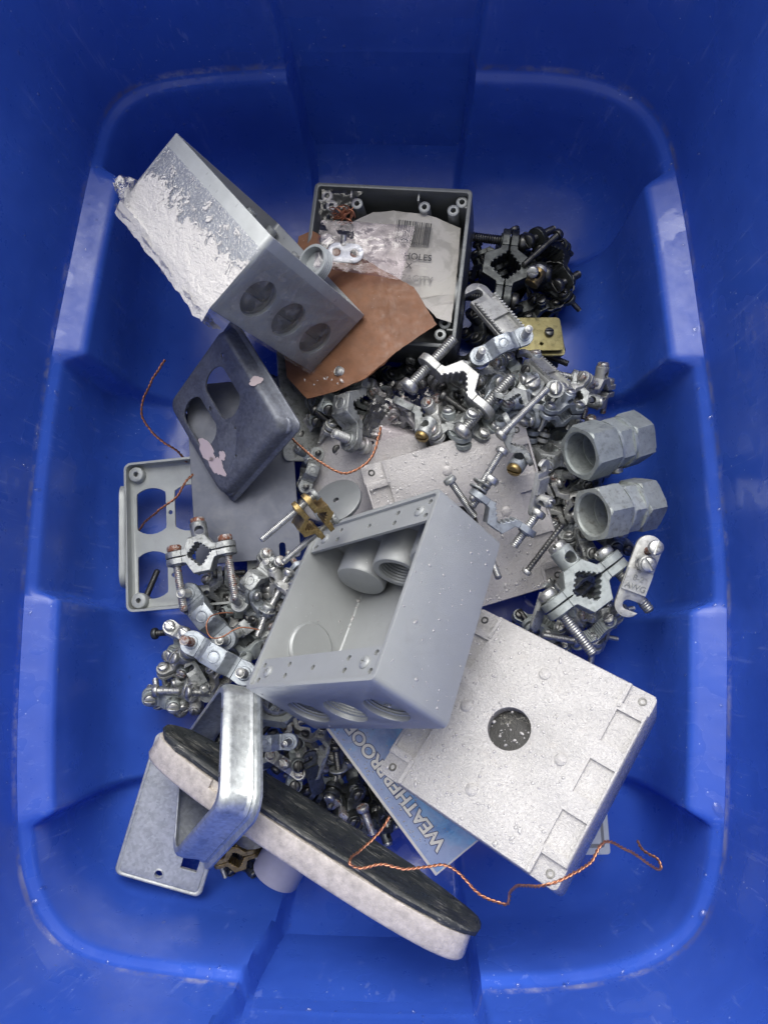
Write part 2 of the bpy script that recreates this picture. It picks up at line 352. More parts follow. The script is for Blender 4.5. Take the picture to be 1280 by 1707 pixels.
dk = t.math('MULTIPLY', t.ramp(vd, [(0.03,1),(0.05,0)]), t.ramp(big, [(0.40,1),(0.44,0)])); c = t.mix(dk, c, (0.02,0.02,0.03))
fine = t.noise(0.6, 4, 0.75)
dn = t.math('MULTIPLY', at.outputs['Fac'], t.ramp(fine, [(0.44,0.0),(0.62,1)]))
c = t.mix(t.math('MULTIPLY', dn, 0.8), c, t.mix(t.ramp(big, [(0.45,0),(0.6,1)]), (0.15,0.13,0.13), (0.48,0.47,0.54)))
wet = t.ramp(big, [(0.565,0),(0.58,1)])
ro = t.ramp(fine, [(0.35,0.26),(0.68,0.44)]); ro = t.mix(t.math('MULTIPLY', wet, 0.8), ro, 0.12)
t.set(Base_Color=c, Roughness=ro, IOR=1.5)
t.l(t.bump(t.math('ADD', big, t.math('MULTIPLY', fine, 0.12)), 0.22, 0.35), t.b.inputs['Normal']); M['tote_blue'] = t.m
M['concrete'] = paint('concrete', (0.32,0.31,0.29), (0.8,0.9), vs=0.05)

# ================================================================ the ground and the tote
g = part('ground', MB().box((-400,-400,-2.5),(400,400,-1.2)).mesh('ground'), M['concrete'], None); g['kind'] = 'structure'

PTS = [(-8.7,37.3),(-15.4,37.0),(-18.6,36.1),(-20.2,34.3),(-20.9,31.3),(-21.8,24.6),(-22.6,17.8),(-23.0,11.8),(-23.1,4.5),(-22.9,-4.0),(-22.3,-10.4),(-21.4,-13.5),(-19.6,-15.7),(-16.8,-16.8),(-10.3,-17.5),
       (-3.6,-17.7),(3.0,-17.6),(8.0,-17.3),(11.7,-16.4),(14.2,-14.8),(15.5,-12.4),(16.1,-9.7),(16.7,-3.9),(17.2,2.6),(17.3,6.0),(17.2,13.1),(17.0,16.7),(16.6,23.6),(16.1,28.9),(15.5,32.0),(13.8,34.5),(10.2,36.1),(4.2,36.7),(-2.2,37.1)]
PTS = [(x*48/44, y*48/44) for x, y in PTS]     # the ledge lies 12 cm above the floor
def closed_spline(pts, n):
    m = len(pts); dense = []
    for i in range(m):
        p0,p1,p2,p3 = (Vector((*pts[(i+k)%m],0)) for k in (-1,0,1,2))
        for k in range(24):
            u = k/24; dense.append(0.5*((2*p1)+(p2-p0)*u+(2*p0-5*p1+4*p2-p3)*u*u+(3*p1-p0-3*p2+p3)*u**3))
    L = [0]
    for i in range(len(dense)): L.append(L[-1]+(dense[(i+1)%len(dense)]-dense[i]).length)
    out = []; j = 0
    for k in range(n):
        s_ = L[-1]*k/n
        while L[j+1] < s_: j += 1
        u = (s_-L[j])/(L[j+1]-L[j]); out.append(dense[j].lerp(dense[(j+1)%len(dense)], u))
    return out
NP = 720
OUT = closed_spline(PTS, NP)
for _ in range(12): OUT = [(OUT[i-1]+OUT[i]*2+OUT[(i+1)%NP])/4 for i in range(NP)]
NRM = []
for i in range(NP):
    d_ = (OUT[(i+3)%NP]-OUT[i-3]).normalized(); NRM.append(Vector((-d_.y, d_.x, 0)))
def chan(p, z):
    k = (36-z)/36 if z < 36 else 0
    if p.y > 20: a, b = -10.25+1.7*k, 5.35-1.7*k
    elif p.y < -5: a, b = -12.65+3.2*k, 4.25-1.4*k
    else: return 0.0
    return sm(a-0.1, a+0.4, p.x)*(1-sm(b-0.4, b+0.1, p.x))
def pod(p, z):
    k = (12-z)/12 if z < 12 else 0
    def seg(lo, hi): lo += 0.5*k; hi -= 0.5*k; return sm(lo-0.15, lo+0.75, p.y)*(1-sm(hi-0.75, hi+0.15, p.y))
    if p.x < -15: return max(seg(19.2,33.8), seg(-10.9,3.7))
    if p.x > 10: return max(seg(18.1,32.1), seg(-10.4,2.8))
    return 0.0
UP = [(36,-1.55),(34,-1.4),(30,-1.1),(26,-.78),(22,-.47),(19,-.24),(17.2,-.1),(16.5,-.03),(16.2,0.0),(16.05,.04)]
LOW = [(15.93,.06,0),(15.74,.0,.33),(15.5,.0,.75),(15.36,-.03,.94),(15.18,.0,1),(14.9,.05,1),(14.5,.1,1),(13.8,.2,1),(11,.28,1),(8.5,.38,1),(6,.55,1),(5,.75,1),(3.8,1.1,1),(3.0,1.5,1),(2.2,2.1,1),(1.4,2.9,1),(.8,3.9,1),(.3,5.2,1),(0,6.8,1)]
UP = [(12+(z-16)*1.1, o_) for z, o_ in UP]
LOW = [((z-4 if z > 13 else z*.8), o_, w_) for z, o_, w_ in LOW]
loops = []; dirt = []
def level(z, fn, dv):
    lp = []; 
    for i in range(NP):
        p = OUT[i]; o_ = fn(p); lp.append(Vector((p.x, p.y, z)) + NRM[i]*o_); dirt.append(dv*(1-chan(p, z)))
    loops.append(lp)
for z, o_ in UP:
    level(z, lambda p: o_*(1-chan(p,z)) + chan(p,z)*(o_-1.25), 0.6 if z < 12.3 else 0)
for z, o_, wf in LOW:
    oc = -1.21+(12-z)*0.06+max(0,o_-0.5)
    level(z, lambda p: (o_+wf*(0.6+1.4*pod(p,z)))*(1-chan(p,z)) + chan(p,z)*oc, 0.6 if z > 11.95 else 0)
mid = Vector((-3.1, 10.7, 0)); last = loops[-1]
for k in (0.7, 0.4, 0.12):
    loops.append([mid+(q-mid)*k for q in last]); dirt += [0]*NP
mb = MB(); mb.rings(loops, None, False, False, True)
tote = thing('storage_tote', 'blue plastic storage tote with stepped ledge, filled with electrical scrap', 'storage tote', T(0,0,0))
bme = mb.mesh('tote_body', 50)
at = bme.attributes.new('ledge_dirt', 'FLOAT', 'POINT'); at.data.foreach_set('value', dirt[:len(bme.vertices)])
body = part('inner_wall', bme, M['tote_blue'], tote)
def oloop(z, o_, inset=0): return [Vector((OUT[i].x, OUT[i].y, z))+NRM[i]*o_ for i in range(0,NP,4)]
part('outer_wall', MB().rings([oloop(33.60,-2.5), oloop(12,-1.3), oloop(2,0.0), oloop(0.3,0.5), oloop(-0.9,1.2), oloop(-1.15,3)], None, False, False, True).mesh('tote_outer', 50), M['tote_blue'], tote)
part('rim', MB().rings([oloop(33.99,-1.57), oloop(34.25,-1.75), oloop(34.30,-2.2), oloop(34.30,-3.6), oloop(34.00,-4.0), oloop(32.60,-4.1), oloop(32.60,-3.8), oloop(33.70,-3.6), oloop(33.70,-2.5)], None).mesh('tote_rim', 50), M['tote_blue'], tote)

def droplets(name, parent, spots, M_=None, mt='water'):
    """spots: (point, normal, radius) in local cm -> one mesh of flattened beads"""
    mb = MB()
    for p, n, r in spots:
        q = Vector(n).to_track_quat('Z','Y').to_matrix().to_4x4(); q.translation = Vector(p)
        k = random.uniform(0.35,0.6); e = Matrix.Diagonal((r, r*random.choice([.7,.9,1,1.3,1.9]), r*k, 1))
        mb.lathe([(1,-0.15),(0.97,0.12),(0.8,0.55),(0.45,0.88),(0.1,1.0)], 10, q @ RZ(random.uniform(0,180)) @ e, False, False, True)
    o = part(name, mb.mesh(name, 60), M[mt], parent, M_, kind='stuff'); return o
sp = []
for _ in range(330):
    lv = random.choice(list(range(3,9))+list(range(10,27))); i = random.randrange(NP)
    p = loops[lv][i].lerp(loops[lv+1][i], random.random()); n = (loops[lv][(i+2)%NP]-loops[lv][i-2]).cross(loops[lv+1][i]-loops[lv-1][i]).normalized()
    if n.dot(NRM[i]) < 0 and abs(n.z) < 0.8: n = -n
    if n.z < -0.2: n = -n
    sp.append((p, n, random.choice([.04,.05,.06,.08,.1,.14])))
for i in [k for k in range(NP) if OUT[k].y < -15 or OUT[k].x > 12][::23]:   # beads sitting on the ledge
    sp.append((loops[10][i].lerp(loops[11][i], .5)+Vector((0,0,.03)), (0,0,1), random.choice([.12,.2,.28])))
droplets('water_droplets', tote, sp, None, 'water_clear')

# ================================================================ shared part meshes
HEAD = solid('screw_head', MB().lathe([(.40,0),(.43,.08),(.43,.28),(.38,.36),(.2,.40),(.02,.41)], 20, None, False, True, True), [MB().box((-.6,-.07,.22),(.6,.07,.6))], 0.015, 1)
HEXHEAD = solid('hex_head', MB().lathe([(.46,0),(.46,.32),(.4,.38)], 6, None, False, True, True), [MB().box((-.6,-.055,.26),(.6,.055,.6))], 0.02, 1)
PANHEAD = solid('phillips_head', MB().lathe([(.36,0),(.35,.06),(.27,.13),(.1,.16)], 20, None, False, True, True), [MB().box((-.17,-.035,.06),(.17,.035,.3)), MB().box((-.035,-.17,.06),(.035,.17,.3))], 0)
_sh = {}
def shank(L, r=0.24, pitch=0.115, depth=0.035):
    key = (round(L*5)/5, r, pitch)
    if key not in _sh:
        L = key[0]; pr = [(r,0),(r,.05)]; z = .05
        while z < L-.1: pr += [(r, z+pitch*.15), (r-depth, z+pitch*.5), (r, z+pitch*.85)]; z += pitch
        pr += [(r-.05, L-.06),(r-.09, L)]
        _sh[key] = MB().lathe(pr, 12, None, False, True, True).mesh('screw_shank', 70)
    return _sh[key]
def teeth(x0, z0, x1, z1, n, h):
    out = []; dx, dz = x1-x0, z1-z0; L = math.hypot(dx,dz); nx, nz = -dz/L, dx/L
    for k in range(n):
        a, b = k/n, (k+.5)/n
        out += [(x0+dx*a, z0+dz*a), (x0+dx*a+nx*h, z0+dz*a+nz*h), (x0+dx*b+nx*h, z0+dz*b+nz*h), (x0+dx*b, z0+dz*b)]
    return out
XZ = Matrix(((1,0,0,0),(0,0,-1,0),(0,1,0,0),(0,0,0,1)))      # xy profile -> xz, extruded along y
def jaw_mesh(deep=0.75, emboss=True):
    top = [(-1.05,0),(-.78,0)] + teeth(-.78,0,-.12,-deep,4,.07) + [(-.12,-deep),(.12,-deep)] + teeth(.12,-deep,.78,0,4,.07) + [(.78,0),(1.05,0)]
    bot = [(1.05,-.36),(.86,-.4),(.5,-deep-.36),(-.5,-deep-.36),(-.86,-.4),(-1.05,-.36)]
    mb = MB().prism(list(reversed(top+bot)), -.55, .55, XZ)
    for s_ in (-1,1):
        ear = [(s_*1.05,-.55),(s_*1.5,-.6)] + [(s_*(1.52+.6*cos(a)), .6*sin(a)) for a in [radians(-85+17*k) for k in range(11)]] + [(s_*1.5,.6),(s_*1.05,.55)]
        mb.prism(ear, -.36, 0)
        mb.lathe([(.36,-.36),(.34,-.44),(.26,-.44)], 14, T(s_*1.55,0,0), False, False, True)
    if emboss:
        z = -deep-.36
        mb.lathe([(.33,z+.01),(.32,z-.035),(.25,z-.035),(.24,z+.01)], 18)
        for s_ in (-1,1): mb.box((s_*.46-.03,-.5,z-.05),(s_*.46+.03,-.34,z+.02)); mb.box((s_*.46-.03,.34,z-.05),(s_*.46+.03,.5,z+.02))
    return solid('jaw', mb, [], 0.03, 1)
JAW = jaw_mesh(); JAW2 = jaw_mesh(.62)
BARREL = solid('wire_barrel', MB().lathe([(.5,-.2),(.5,.9),(.46,.95)], 20, None, False, True, True), [MB().cyl(.27,-1,1,16,T(0,0,.38)@RX(90)), MB().cyl(.25,.75,2,16)], 0.025, 1)
def add_screw(parent, M_, L, mt, hm=None, head=HEAD, r=.24, pitch=.115):
    """shank runs along local -z from the head"""
    s_ = part('screw', shank(L, r, pitch), mt, parent, M_ @ RX(180))
    part('head', head, hm or mt, s_, RX(180)); return s_
def clamp(label, p0, p1, roll, mt='zinc', sm_='steel', L=2.6, hi=1.8, lo=.6, group=None, barrel=True, gap=.06, upper=None, heads=None, cat='ground clamp', name='ground_clamp', skew=0):
    t = thing(name, label, cat, frame(P(*p0), P(*p1), roll, 3.1, lo, hi), group)
    part('jaw', JAW, M[mt], t, T(0,0,-gap/2)); part('jaw', JAW2, M[upper or mt], t, T(0,0,gap/2) @ RX(180))
    for s_ in (-1,1): add_screw(t, T(s_*1.55,0,.38+gap) @ RZ(37*s_), L, M[sm_], M[heads or sm_])
    if barrel:
        b = part('wire_barrel', BARREL, M[upper or mt], t, T(.1,0,.95) @ RZ(15)); part('set_screw', HEAD, M[heads or sm_], b, T(0,0,.86) @ RZ(50))
    return t
def jaw(label, p0, p1, roll, mt='zinc', sm_='steel', L=(2.0,2.0), hi=1.8, lo=.6, group=None, cat='clamp jaw', me=None, rs=(None,None), up=0.5, name='clamp_jaw'):
    t = thing(name, label, cat, frame(P(*p0), P(*p1), roll, 3.1, lo, hi), group)
    part('jaw', me or JAW, M[mt], t)
    for s_, l_, rm in zip((-1,1), L, rs):
        if l_: add_screw(t, T(s_*1.55,0,up), l_, M[rm or sm_])
    return t
LUGBODY = solid('lug_plate', MB().prism(stadium(5.0,1.5), 0, .34), [MB().cyl(.3,-1,1,18,T(-1.75,0,0)), MB().box((-2.05,-1.5,-1),(-1.45,.0,1))], 0.05, 2)
LUGBLOCK = MB().box((-.95,-.72,.33),(.35,.72,.55)).mesh('lug_block')
RAIL = MB()
for k in range(13): RAIL.box((-1.1+k*.22,-.06,0),(-1.0+k*.22,.06,.34))
RAIL.box((-1.15,-.05,0),(1.75,.05,.24)); RAIL = RAIL.mesh('tooth_rail')
def lug(label, p0, p1, roll, mt='zinc', sm_='steel', hi=1.6, lo=.5, screw=None, rs=None, txt=None, group=None, cat='clamp lug', bar=True, rails=False):
    """hook at p0, eye at p1"""
    t = thing('hook_lug', label, cat, frame(P(*p0), P(*p1), roll, 3.6, lo, hi), group)
    part('plate', LUGBODY, M[mt], t); part('block', LUGBLOCK, M[mt], t)
    if rails:
        for y in (-.66,.66): part('tooth_rail', RAIL, M[mt], t, T(0,y,.33))
    if bar:
        b = part('wire_barrel', BARREL, M[mt], t, T(.85,0,.5) @ RZ(20)); part('set_screw', HEAD, M[sm_], b, T(0,0,.84) @ RZ(30))
    if screw: add_screw(t, T(1.85,0,.34+screw) @ RY(12), screw+.6, M[rs or sm_], M[sm_])
    if txt:
        for k, s_ in enumerate(txt): part('embossed_text', text_mesh(s_, .5, .03, 'CENTER', .004), M['zinc'], t, T(-.62+.52*k,0,.57) @ RZ(-90) @ T(0,-.18,0))
    return t
def screw(label, ph, pt, mt='steel', hm=None, head=HEAD, r=.24, group=None, pitch=.115, name='loose_screw', washer=()):
    a, b = P(*ph), P(*pt); d = b-a; t = thing(name, label, 'screw', Matrix.Translation(a) @ (-d).to_track_quat('Z','Y').to_matrix().to_4x4(), group)
    s_ = part('shank', shank(d.length, r, pitch), M[mt], t, RX(180)); part('head', head, M[hm or mt], t, Matrix.Scale(r/.24,4))
    for k in washer: part('washer', WASHER, M['zinc'], t, T(0,0,-k))
    return t
WASHER = MB().lathe([(.26,-.06),(.62,-.06),(.64,0),(.62,.06),(.26,.06)], 24, None, True).mesh('washer')
def barrel(label, p0, p1, mt='zinc', sm_='steel', s=1.0, spin=0):
    a, b = P(*p0), P(*p1); d = b-a
    t = thing('wire_barrel', label, 'wire barrel', Matrix.Translation(a) @ d.to_track_quat('Z','Y').to_matrix().to_4x4() @ RZ(spin) @ Matrix.Scale(s,4))
    part('sleeve', BARREL, M[mt], t); part('set_screw', HEAD, M[sm_], t, T(0,0,.86)); return t

# ================================================================ boxes
def shell_mesh(name, d, cuts=(), wall=.28, w=11.6, r=.35):
    base = MB().rings([[Vector((x,y,z)) for x,y in rrect(w+o_, w+o_, r, 3)] for z, o_ in ((-d,-.12),(-d+.06,0),(0,0))], None, False, True, True)
    cav = MB().rings([[Vector((x,y,z)) for x,y in rrect(w-2*wall+o_, w-2*wall+o_, r*.6, 3)] for z, o_ in ((-d+wall,-.15),(-d+wall+.1,0),(1,0))], None, False, True, True)
    return solid(name, base, [cav]+list(cuts), 0.05, 2)
def plug_mesh(r=1.3):   # threaded closure plug
    pr = [(r*.96,0),(r,.06)]; z = .06
    for k in range(4): pr += [(r,z+.05),(r-.08,z+.1),(r-.08,z+.14),(r,z+.19)]; z += .19
    pr += [(r-.05,z+.06),(r-.22,z+.06),(r-.22,.22),(.05,.2)]
    return MB().lathe(pr, 36, None, False, True, True).mesh('threaded_plug', 40)
PLUG = plug_mesh()
def thread_ring(r=1.3, n=5, pitch=.16, t_=.3):
    pr = [(r+t_,0)]; z = 0
    for k in range(n): pr += [(r,z+.02),(r-.07,z+pitch*.5),(r,z+pitch-.02)]; z += pitch
    pr += [(r+t_,z)]
    return MB().lathe(pr, 36, None, True).mesh('threaded_ring', 40)
TRING = thread_ring()
SLOTDISC = solid('slotted_plug_face', MB().cyl(1.29,0,.25,32), [MB().box((-1.1,-.16,.12),(1.1,.16,.5))], .02, 1)

# ---- A: the open grey two-gang box lying on top of the pile
AM = pose((2.5692,-2.3426,-3.0345), (-4.48,3.16,16.57))
A = thing('outlet_box', 'open light grey two-gang outlet box tilted on top of the pile, opening facing left', 'outlet box', AM, 'grey metal outlet boxes')
holes = [MB().cyl(1.3,-2,2,32,T(x,-5.8,-3.2)@RX(90)) for x in (-3.4,0,3.4)]
part('shell', shell_mesh('open_box_shell', 5.4, holes), M['gray'], A)
for x in (-3.4,0,3.4):
    rg = part('threaded_ring', TRING, M['gray'], A, T(x,-5.54,-3.2) @ RX(-90))
    if x != 0: part('plug', SLOTDISC, M['gray_dark'] if x < 0 else M['gray'], rg, T(0,0,.55) @ RX(180) @ RZ(35))
for x, op in ((-3.4,0),(0.1,1),(3.4,0)):
    pr = [(1.62,0),(1.62,2.15),(1.54,2.3)] + ([(1.2,2.3)]+[(1.2-.06*(k%2), 2.3-.1*k) for k in range(1,13)]+[(1.12,0.9),(.05,.9)] if op else [(1.2,2.42),(.05,2.45)])
    part('hub', MB().lathe(pr, 36, None, False, True, True).mesh('hub', 28), M['gray'], A, T(x,5.5,-3.25) @ RX(90))
part('knockout_disc', MB().lathe([(1.62,-.05),(1.62,.14),(1.5,.26),(.1,.27)], 40, None, False, True, True).mesh('knockout_disc', 40), M['gray'], A, T(-5.5,-1.6,-2.9) @ RY(90))
strip = [(x,y) for x,y in rrect(10.9,1.7,.1,2)]
hs_ = []
for x, y in ((-5.0,.5),(-5.0,-.5),(-2.9,.35),(-2.9,-.35),(0,.0),(2.4,.35),(2.4,-.35),(5.0,.5),(5.0,-.45)): hs_.append(circ(.17,10,x,y))
STRIP = solid('mounting_strip', MB().prism(strip, -.09, .09, None, hs_), [], 0)
for y, a in ((4.68,0),(-4.68,180)):
    st = part('mounting_strip', STRIP, M['gray'], A, T(0,y,-.28) @ RZ(a))
    for x in (-4.35,4.35): part('phillips_screw', PANHEAD, M['gray'], st, T(x,0,.09) @ RZ(20+x*9))
def face_drops(n, f, rs=(.02,.03,.03,.04,.05,.06,.09)): return [(*f(random.random(), random.random()), random.choice(rs)) for _ in range(n)]
droplets('water_droplets', A, face_drops(85, lambda u,v: ((5.8, -5.5+11*u, -5.2+5*v), (1,0,0))) + face_drops(16, lambda u,v: ((-5.4+10.8*u, -5.8, -5.0+4.6*v), (0,-1,0))) + face_drops(22, lambda u,v: ((-5.52,-5+8*u,-5+4*v),(1,0,0)), (.03,.05,.08)) + [((-5.5+abs(random.gauss(0,.08)),-5.2+10*random.random(),-5.1+abs(random.gauss(0,.08))),(.7,0,.7),random.choice([.05,.08,.12,.16])) for _ in range(26)])

# ---- B and C: two-gang boxes lying face down, backs up
cuts = [MB().box((-5.5,-5.5,-9),(5.5,5.5,-.75)), MB().cyl(1.24,-2,1,36,T(-.37,.13,0))]
for s_ in (-1,1):
    for y in (-3.1,0,3.1):
        lo_, hi_ = sorted((s_*4.2, s_*5.62)); cuts.append(MB().box((lo_,y-1.0,-.22),(hi_,y+1.0,1)))
    for y in (-1,1):
        lo_, hi_ = sorted((s_*4.3, s_*7)); a, b = sorted((y*4.55, y*7)); cuts.append(MB().box((lo_,a,-.3),(hi_,b,1)))
base = MB().rings([[Vector((x,y,z)) for x,y in rrect(11.6+o_,11.6+o_,.3,3)] for z, o_ in ((-3.8,0),(-.1,0),(0,-.14))], None, False, True, True)
BACK = solid('box_back', base, cuts, 0.05, 2)
PIN = MB().lathe([(.34,-.02),(.34,.05),(.28,.09),(.02,.1)], 20, None, False, False, True).mesh('cast_pin', 50)
RIDGE = MB().prism(rrect(.22,1.5,.1,3), -.2, .08).mesh('ridge')
LUGHOLE = MB().lathe([(.24,.0),(.22,.02),(.13,.02),(.12,-.05),(.02,-.05)], 16, None, False, False, True).mesh('lug_screw')
def back_box(M_, mt, label, plug=True):
    t = thing('outlet_box', label, 'outlet box', M_, 'grey metal outlet boxes')
    part('shell', BACK, M[mt], t)
    for x, y in ((-3.2,0),(2.9,.1),(-.2,3.9),(-.45,-3.85)): part('cast_pin', PIN, M[mt], t, T(x,y,0))
    for x, y in ((1.2,-1.7),(-2.0,-2.6),(-1.8,-1.2)): part('cast_mark', PIN, M[mt], t, T(x,y,-.06) @ Matrix.Scale(.55,4))
    for sx in (-1,1):
        for sy in (-1,1):
            part('lug_screw', LUGHOLE, M['steel_dark'], t, T(sx*5.15,sy*5.2,-.295)); part('ridge', RIDGE, M[mt], t, T(sx*4.18,sy*5.0,0))
    part('plug', MB().lathe([(1.3,-1.1),(1.3,-.86),(.1,-.82)], 32, None, False, True, True).mesh('centre_plug'), M['wet_grit'], t, T(-.37,.13,0))
    droplets('water_droplets', t, face_drops(480, lambda u,v: ((-5.6+9.6*u,-5.6+11.2*v,.0),(0,0,1)), (.025,.03,.04,.04,.05,.06,.08,.11)))
    return t
Bx = back_box(pose((-.1864,-.4037,-.5125),(5.24,-4.8,14.77)), 'white_gray', 'wet whitish grey outlet box lying face down, round dark hole in its back, lower right')
Cx = back_box(pose((.2482,.0152,.2897),(3.19,8.26,8.09)), 'pink_gray', 'wet pinkish grey outlet box face down under the clamps, half covered by the open box')

# ---- D: dark open box by the far wall
DM = pose((-3.0338,-3.0603,3.0078),(-2.42,27.27,8.65))
D = thing('outlet_box', 'dark grey open two-gang outlet box against the far wall, paper slip inside', 'outlet box', DM, 'grey metal outlet boxes')
part('shell', shell_mesh('deep_box_shell', 5.2, [MB().cyl(1.5,-1,1,32,T(5.8,-1.5,-2.8)@RY(90))]), M['gray_dark'], D)
BOSS = MB().lathe([(.42,-4.5),(.42,0),(.36,.04),(.2,.04),(.2,-1.2),(.02,-1.2)], 18, None, False, False, True).mesh('screw_boss', 50)
for x, y, dx, dy in ((4.8,4.75,.28,.32),(-4.7,4.7,-.22,.36),(4.75,-4.3,.12,.42),(-4.7,-4.7,-.2,.35)):
    b = part('screw_boss', BOSS, M['gray'], D, T(x+dx,y+dy,-.5)); part('screw_boss', BOSS, M['gray'], D, T(x-dx,y-dy,-.51))
    part('web', MB().box((min(x,5.55*(1 if x>0 else -1))+(0 if x<0 else .3),y-.06,-4.5),(max(x,5.55*(1 if x>0 else -1))-(0 if x>0 else .3),y+.06,-.56)).mesh('web'), M['gray'], D)
for x in (-2.6,2.4):
    part('screw_boss', BOSS, M['gray'], D, T(x,4.6,-.55)); part('rib', MB().box((x-.55,5.0,-4.5),(x-.43,5.54,-.45)).mesh('rib'), M['gray'], D)
part('hub', MB().lathe([(1.55,0),(1.55,.7),(1.4,.9),(1.0,.9),(1.0,0)], 32).mesh('side_hub',50), M['gray'], D, T(5.52,-1.5,-2.2) @ RY(-90))

# ---- E: shrink-wrapped box, upper left
EM = pose((2.4447,1.9692,3.1392),(-9.21,26.98,14.1))
E = thing('outlet_box', 'grey outlet box in torn crinkled shrink wrap leaning at the upper left', 'outlet box', EM, 'grey metal outlet boxes')
holes = [MB().cyl(1.25,-2,2,32,T(x,-5.8,-3.3)@RX(90)) for x in (-3.3,0,3.3)]
part('shell', shell_mesh('wrapped_box_shell', 5.4, holes), M['gray_e'], E)
for x in (-3.3,0,3.3): 
    rg = part('threaded_ring', TRING, M['gray_dark'], E, T(x,-5.54,-3.3) @ RX(-90)); part('plug', SLOTDISC, M['gray_dark'], rg, T(0,0,.6) @ RX(180))
for x, y in ((-4.9,4.9),(-2.4,5.0),(2.4,5.0),(4.9,4.9),(-4.9,-4.9),(4.9,-4.9),(4.9,1.6),(4.9,-1.6)): part('screw_boss', BOSS, M['gray_e'], E, T(x,y,-.5))
def grid_sheet(name, nu, nv, fn, mt, parent, M_=None, smooth=60, keep=None):
    V = [fn(i/nu, j/nv) for j in range(nv+1) for i in range(nu+1)]; F = []
    for j in range(nv):
        for i in range(nu):
            if keep is None or keep((i+.5)/nu, (j+.5)/nv): F.append((j*(nu+1)+i, j*(nu+1)+i+1, (j+1)*(nu+1)+i+1, (j+1)*(nu+1)+i))
    me = bpy.data.meshes.new(name); me.from_pydata([Vector(v)*S for v in V], [], F); finish(me, smooth)
    return part(name, me, M[mt] if mt else None, parent, M_)
def fbm(x,y,z,o_=4): return noise.fractal(Vector((x,y,z)), 0.9, 2.1, o_)
def wrap_left(u, v):    # u along the wall (y), v from near the rim down past the back edge
    y = -5.85+u*11.2; k = fbm(u*6,v*5,1.7); z = -.9 - v*5.3 + .12*fbm(u*4,3,v*2)*v
    o_ = .05+.05*abs(k)+.03*abs(fbm(u*17,v*15,5))
    if z < -5.3: o_ -= (-5.3-z)*.25; z2 = z-.3*abs(fbm(u*4,9,2)); return (-5.8-o_-.2*sm(.5,1,u), y, z2)
    return (-5.8-o_, y, z)
def wl_keep(u, v): return True
grid_sheet('shrink_wrap', 90, 60, wrap_left, 'film_white', E, None, 25, wl_keep)
def wrap_tail(u, v):    # loose gathered tail hanging off the back edge
    y = -5.6+u*11.4; x = -5.95+v*2.2+.3*fbm(u*6,v*3,4); z = -5.7-.45*sin(v*pi)-.25*abs(fbm(u*8,v*5,9))-.4*v
    return (x,y,z)
grid_sheet('shrink_wrap', 80, 24, wrap_tail, 'film_tail', E, None, 25)
def wrap_front(u, v):
    x = -5.75+u*11.4; z = -.7-v*4.85; return (x, -5.87-.13*abs(fbm(u*7+v*2,v*3,1.1))-.07*abs(fbm(u*19+v*4,v*8,4)), z)
grid_sheet('shrink_wrap', 90, 40, wrap_front, 'film', E, None, 40)
def wrap_tuft(u, v):
    a = u*2*pi; r = .9*(1-v)**.6+.15; return (-6.1+.35*r*cos(a)+.3*fbm(u*3,v*3,3), 4.9+v*1.9+r*.5*sin(a)+.2*fbm(u*4,v*4,7), -4.6+r*sin(a)*.8-.3*v)
grid_sheet('shrink_wrap', 30, 16, wrap_tuft, 'film_tail', E, None, 25)
# torn wrap on the dark box too
def wrap_d(u, v): return (5.86+.12*abs(fbm(u*9,v*4,6)), -5.8+u*10.6, -.35-v*4.4+.25*fbm(u*8,1,v))
grid_sheet('shrink_wrap', 60, 20, wrap_d, 'film', D, None, 30)
def wrap_d2(u, v): return (-5.3+3.2*u*(1-v*.7), 5.4-2.4*v, -.25+.12*fbm(u*4,v*4,2)-.5*u*v)
grid_sheet('shrink_wrap', 24, 20, wrap_d2, 'bag', D, None, 30)

# loose threaded plug sitting in the wrapped box
tp = thing('threaded_plug', 'grey threaded closure plug caught at the wrapped box rim', 'plug', frame(P(510,450,11.2), P(554,436,11.2), 0) @ RX(-10) @ RY(-30))
part('plug', PLUG, M['plug_gray'], tp, Matrix.Scale(.95,4)); part('centre_nub', PIN, M['plug_gray'], tp, T(-.3,-.2,.2) @ Matrix.Scale(.5,4))

# ================================================================ paper, cardboard, bags, blue card
def sheet_from_px(poly, zf, n=26, thick=.08, bend=lambda x,y:0.0, rag=0.8):
    """flat sheet with thickness; outline given as points on the pile"""
    q_ = []
    for i in range(len(poly)):
        (x0,y0), (x1,y1) = poly[i], poly[(i+1)%len(poly)]; m_ = max(2, int(math.hypot(x1-x0,y1-y0)/7))
        for k in range(m_):
            u = k/m_; q_.append((x0+(x1-x0)*u+rag*fbm(x0+u*7,y0,1), y0+(y1-y0)*u+rag*fbm(x0,y0+u*7,4)))
    poly = q_
    pts = [P(px,py,zf(px,py)) for px,py in poly]; c = sum(pts, Vector())/len(pts)
    bm = bmesh.new(); vv = [bm.verts.new(p-c) for p in pts]; f = bm.faces.new(vv)
    bmesh.ops.triangulate(bm, faces=[f]); 
    for _ in range(4): bmesh.ops.subdivide_edges(bm, edges=[e for e in bm.edges if e.calc_length() > 0.9], cuts=1, use_grid_fill=False); bmesh.ops.triangulate(bm, faces=bm.faces[:])
    for v in bm.verts: v.co.z += bend(v.co.x, v.co.y)
    bmesh.ops.recalc_face_normals(bm, faces=bm.faces[:])
    for f in bm.faces:
        if f.normal.z < 0: f.normal_flip()
    g_ = bmesh.ops.solidify(bm, geom=bm.faces[:], thickness=thick)
    for v in bm.verts: v.co *= S
    me = bpy.data.meshes.new('sheet'); bm.to_mesh(me); bm.free(); finish(me, 40); return me, c
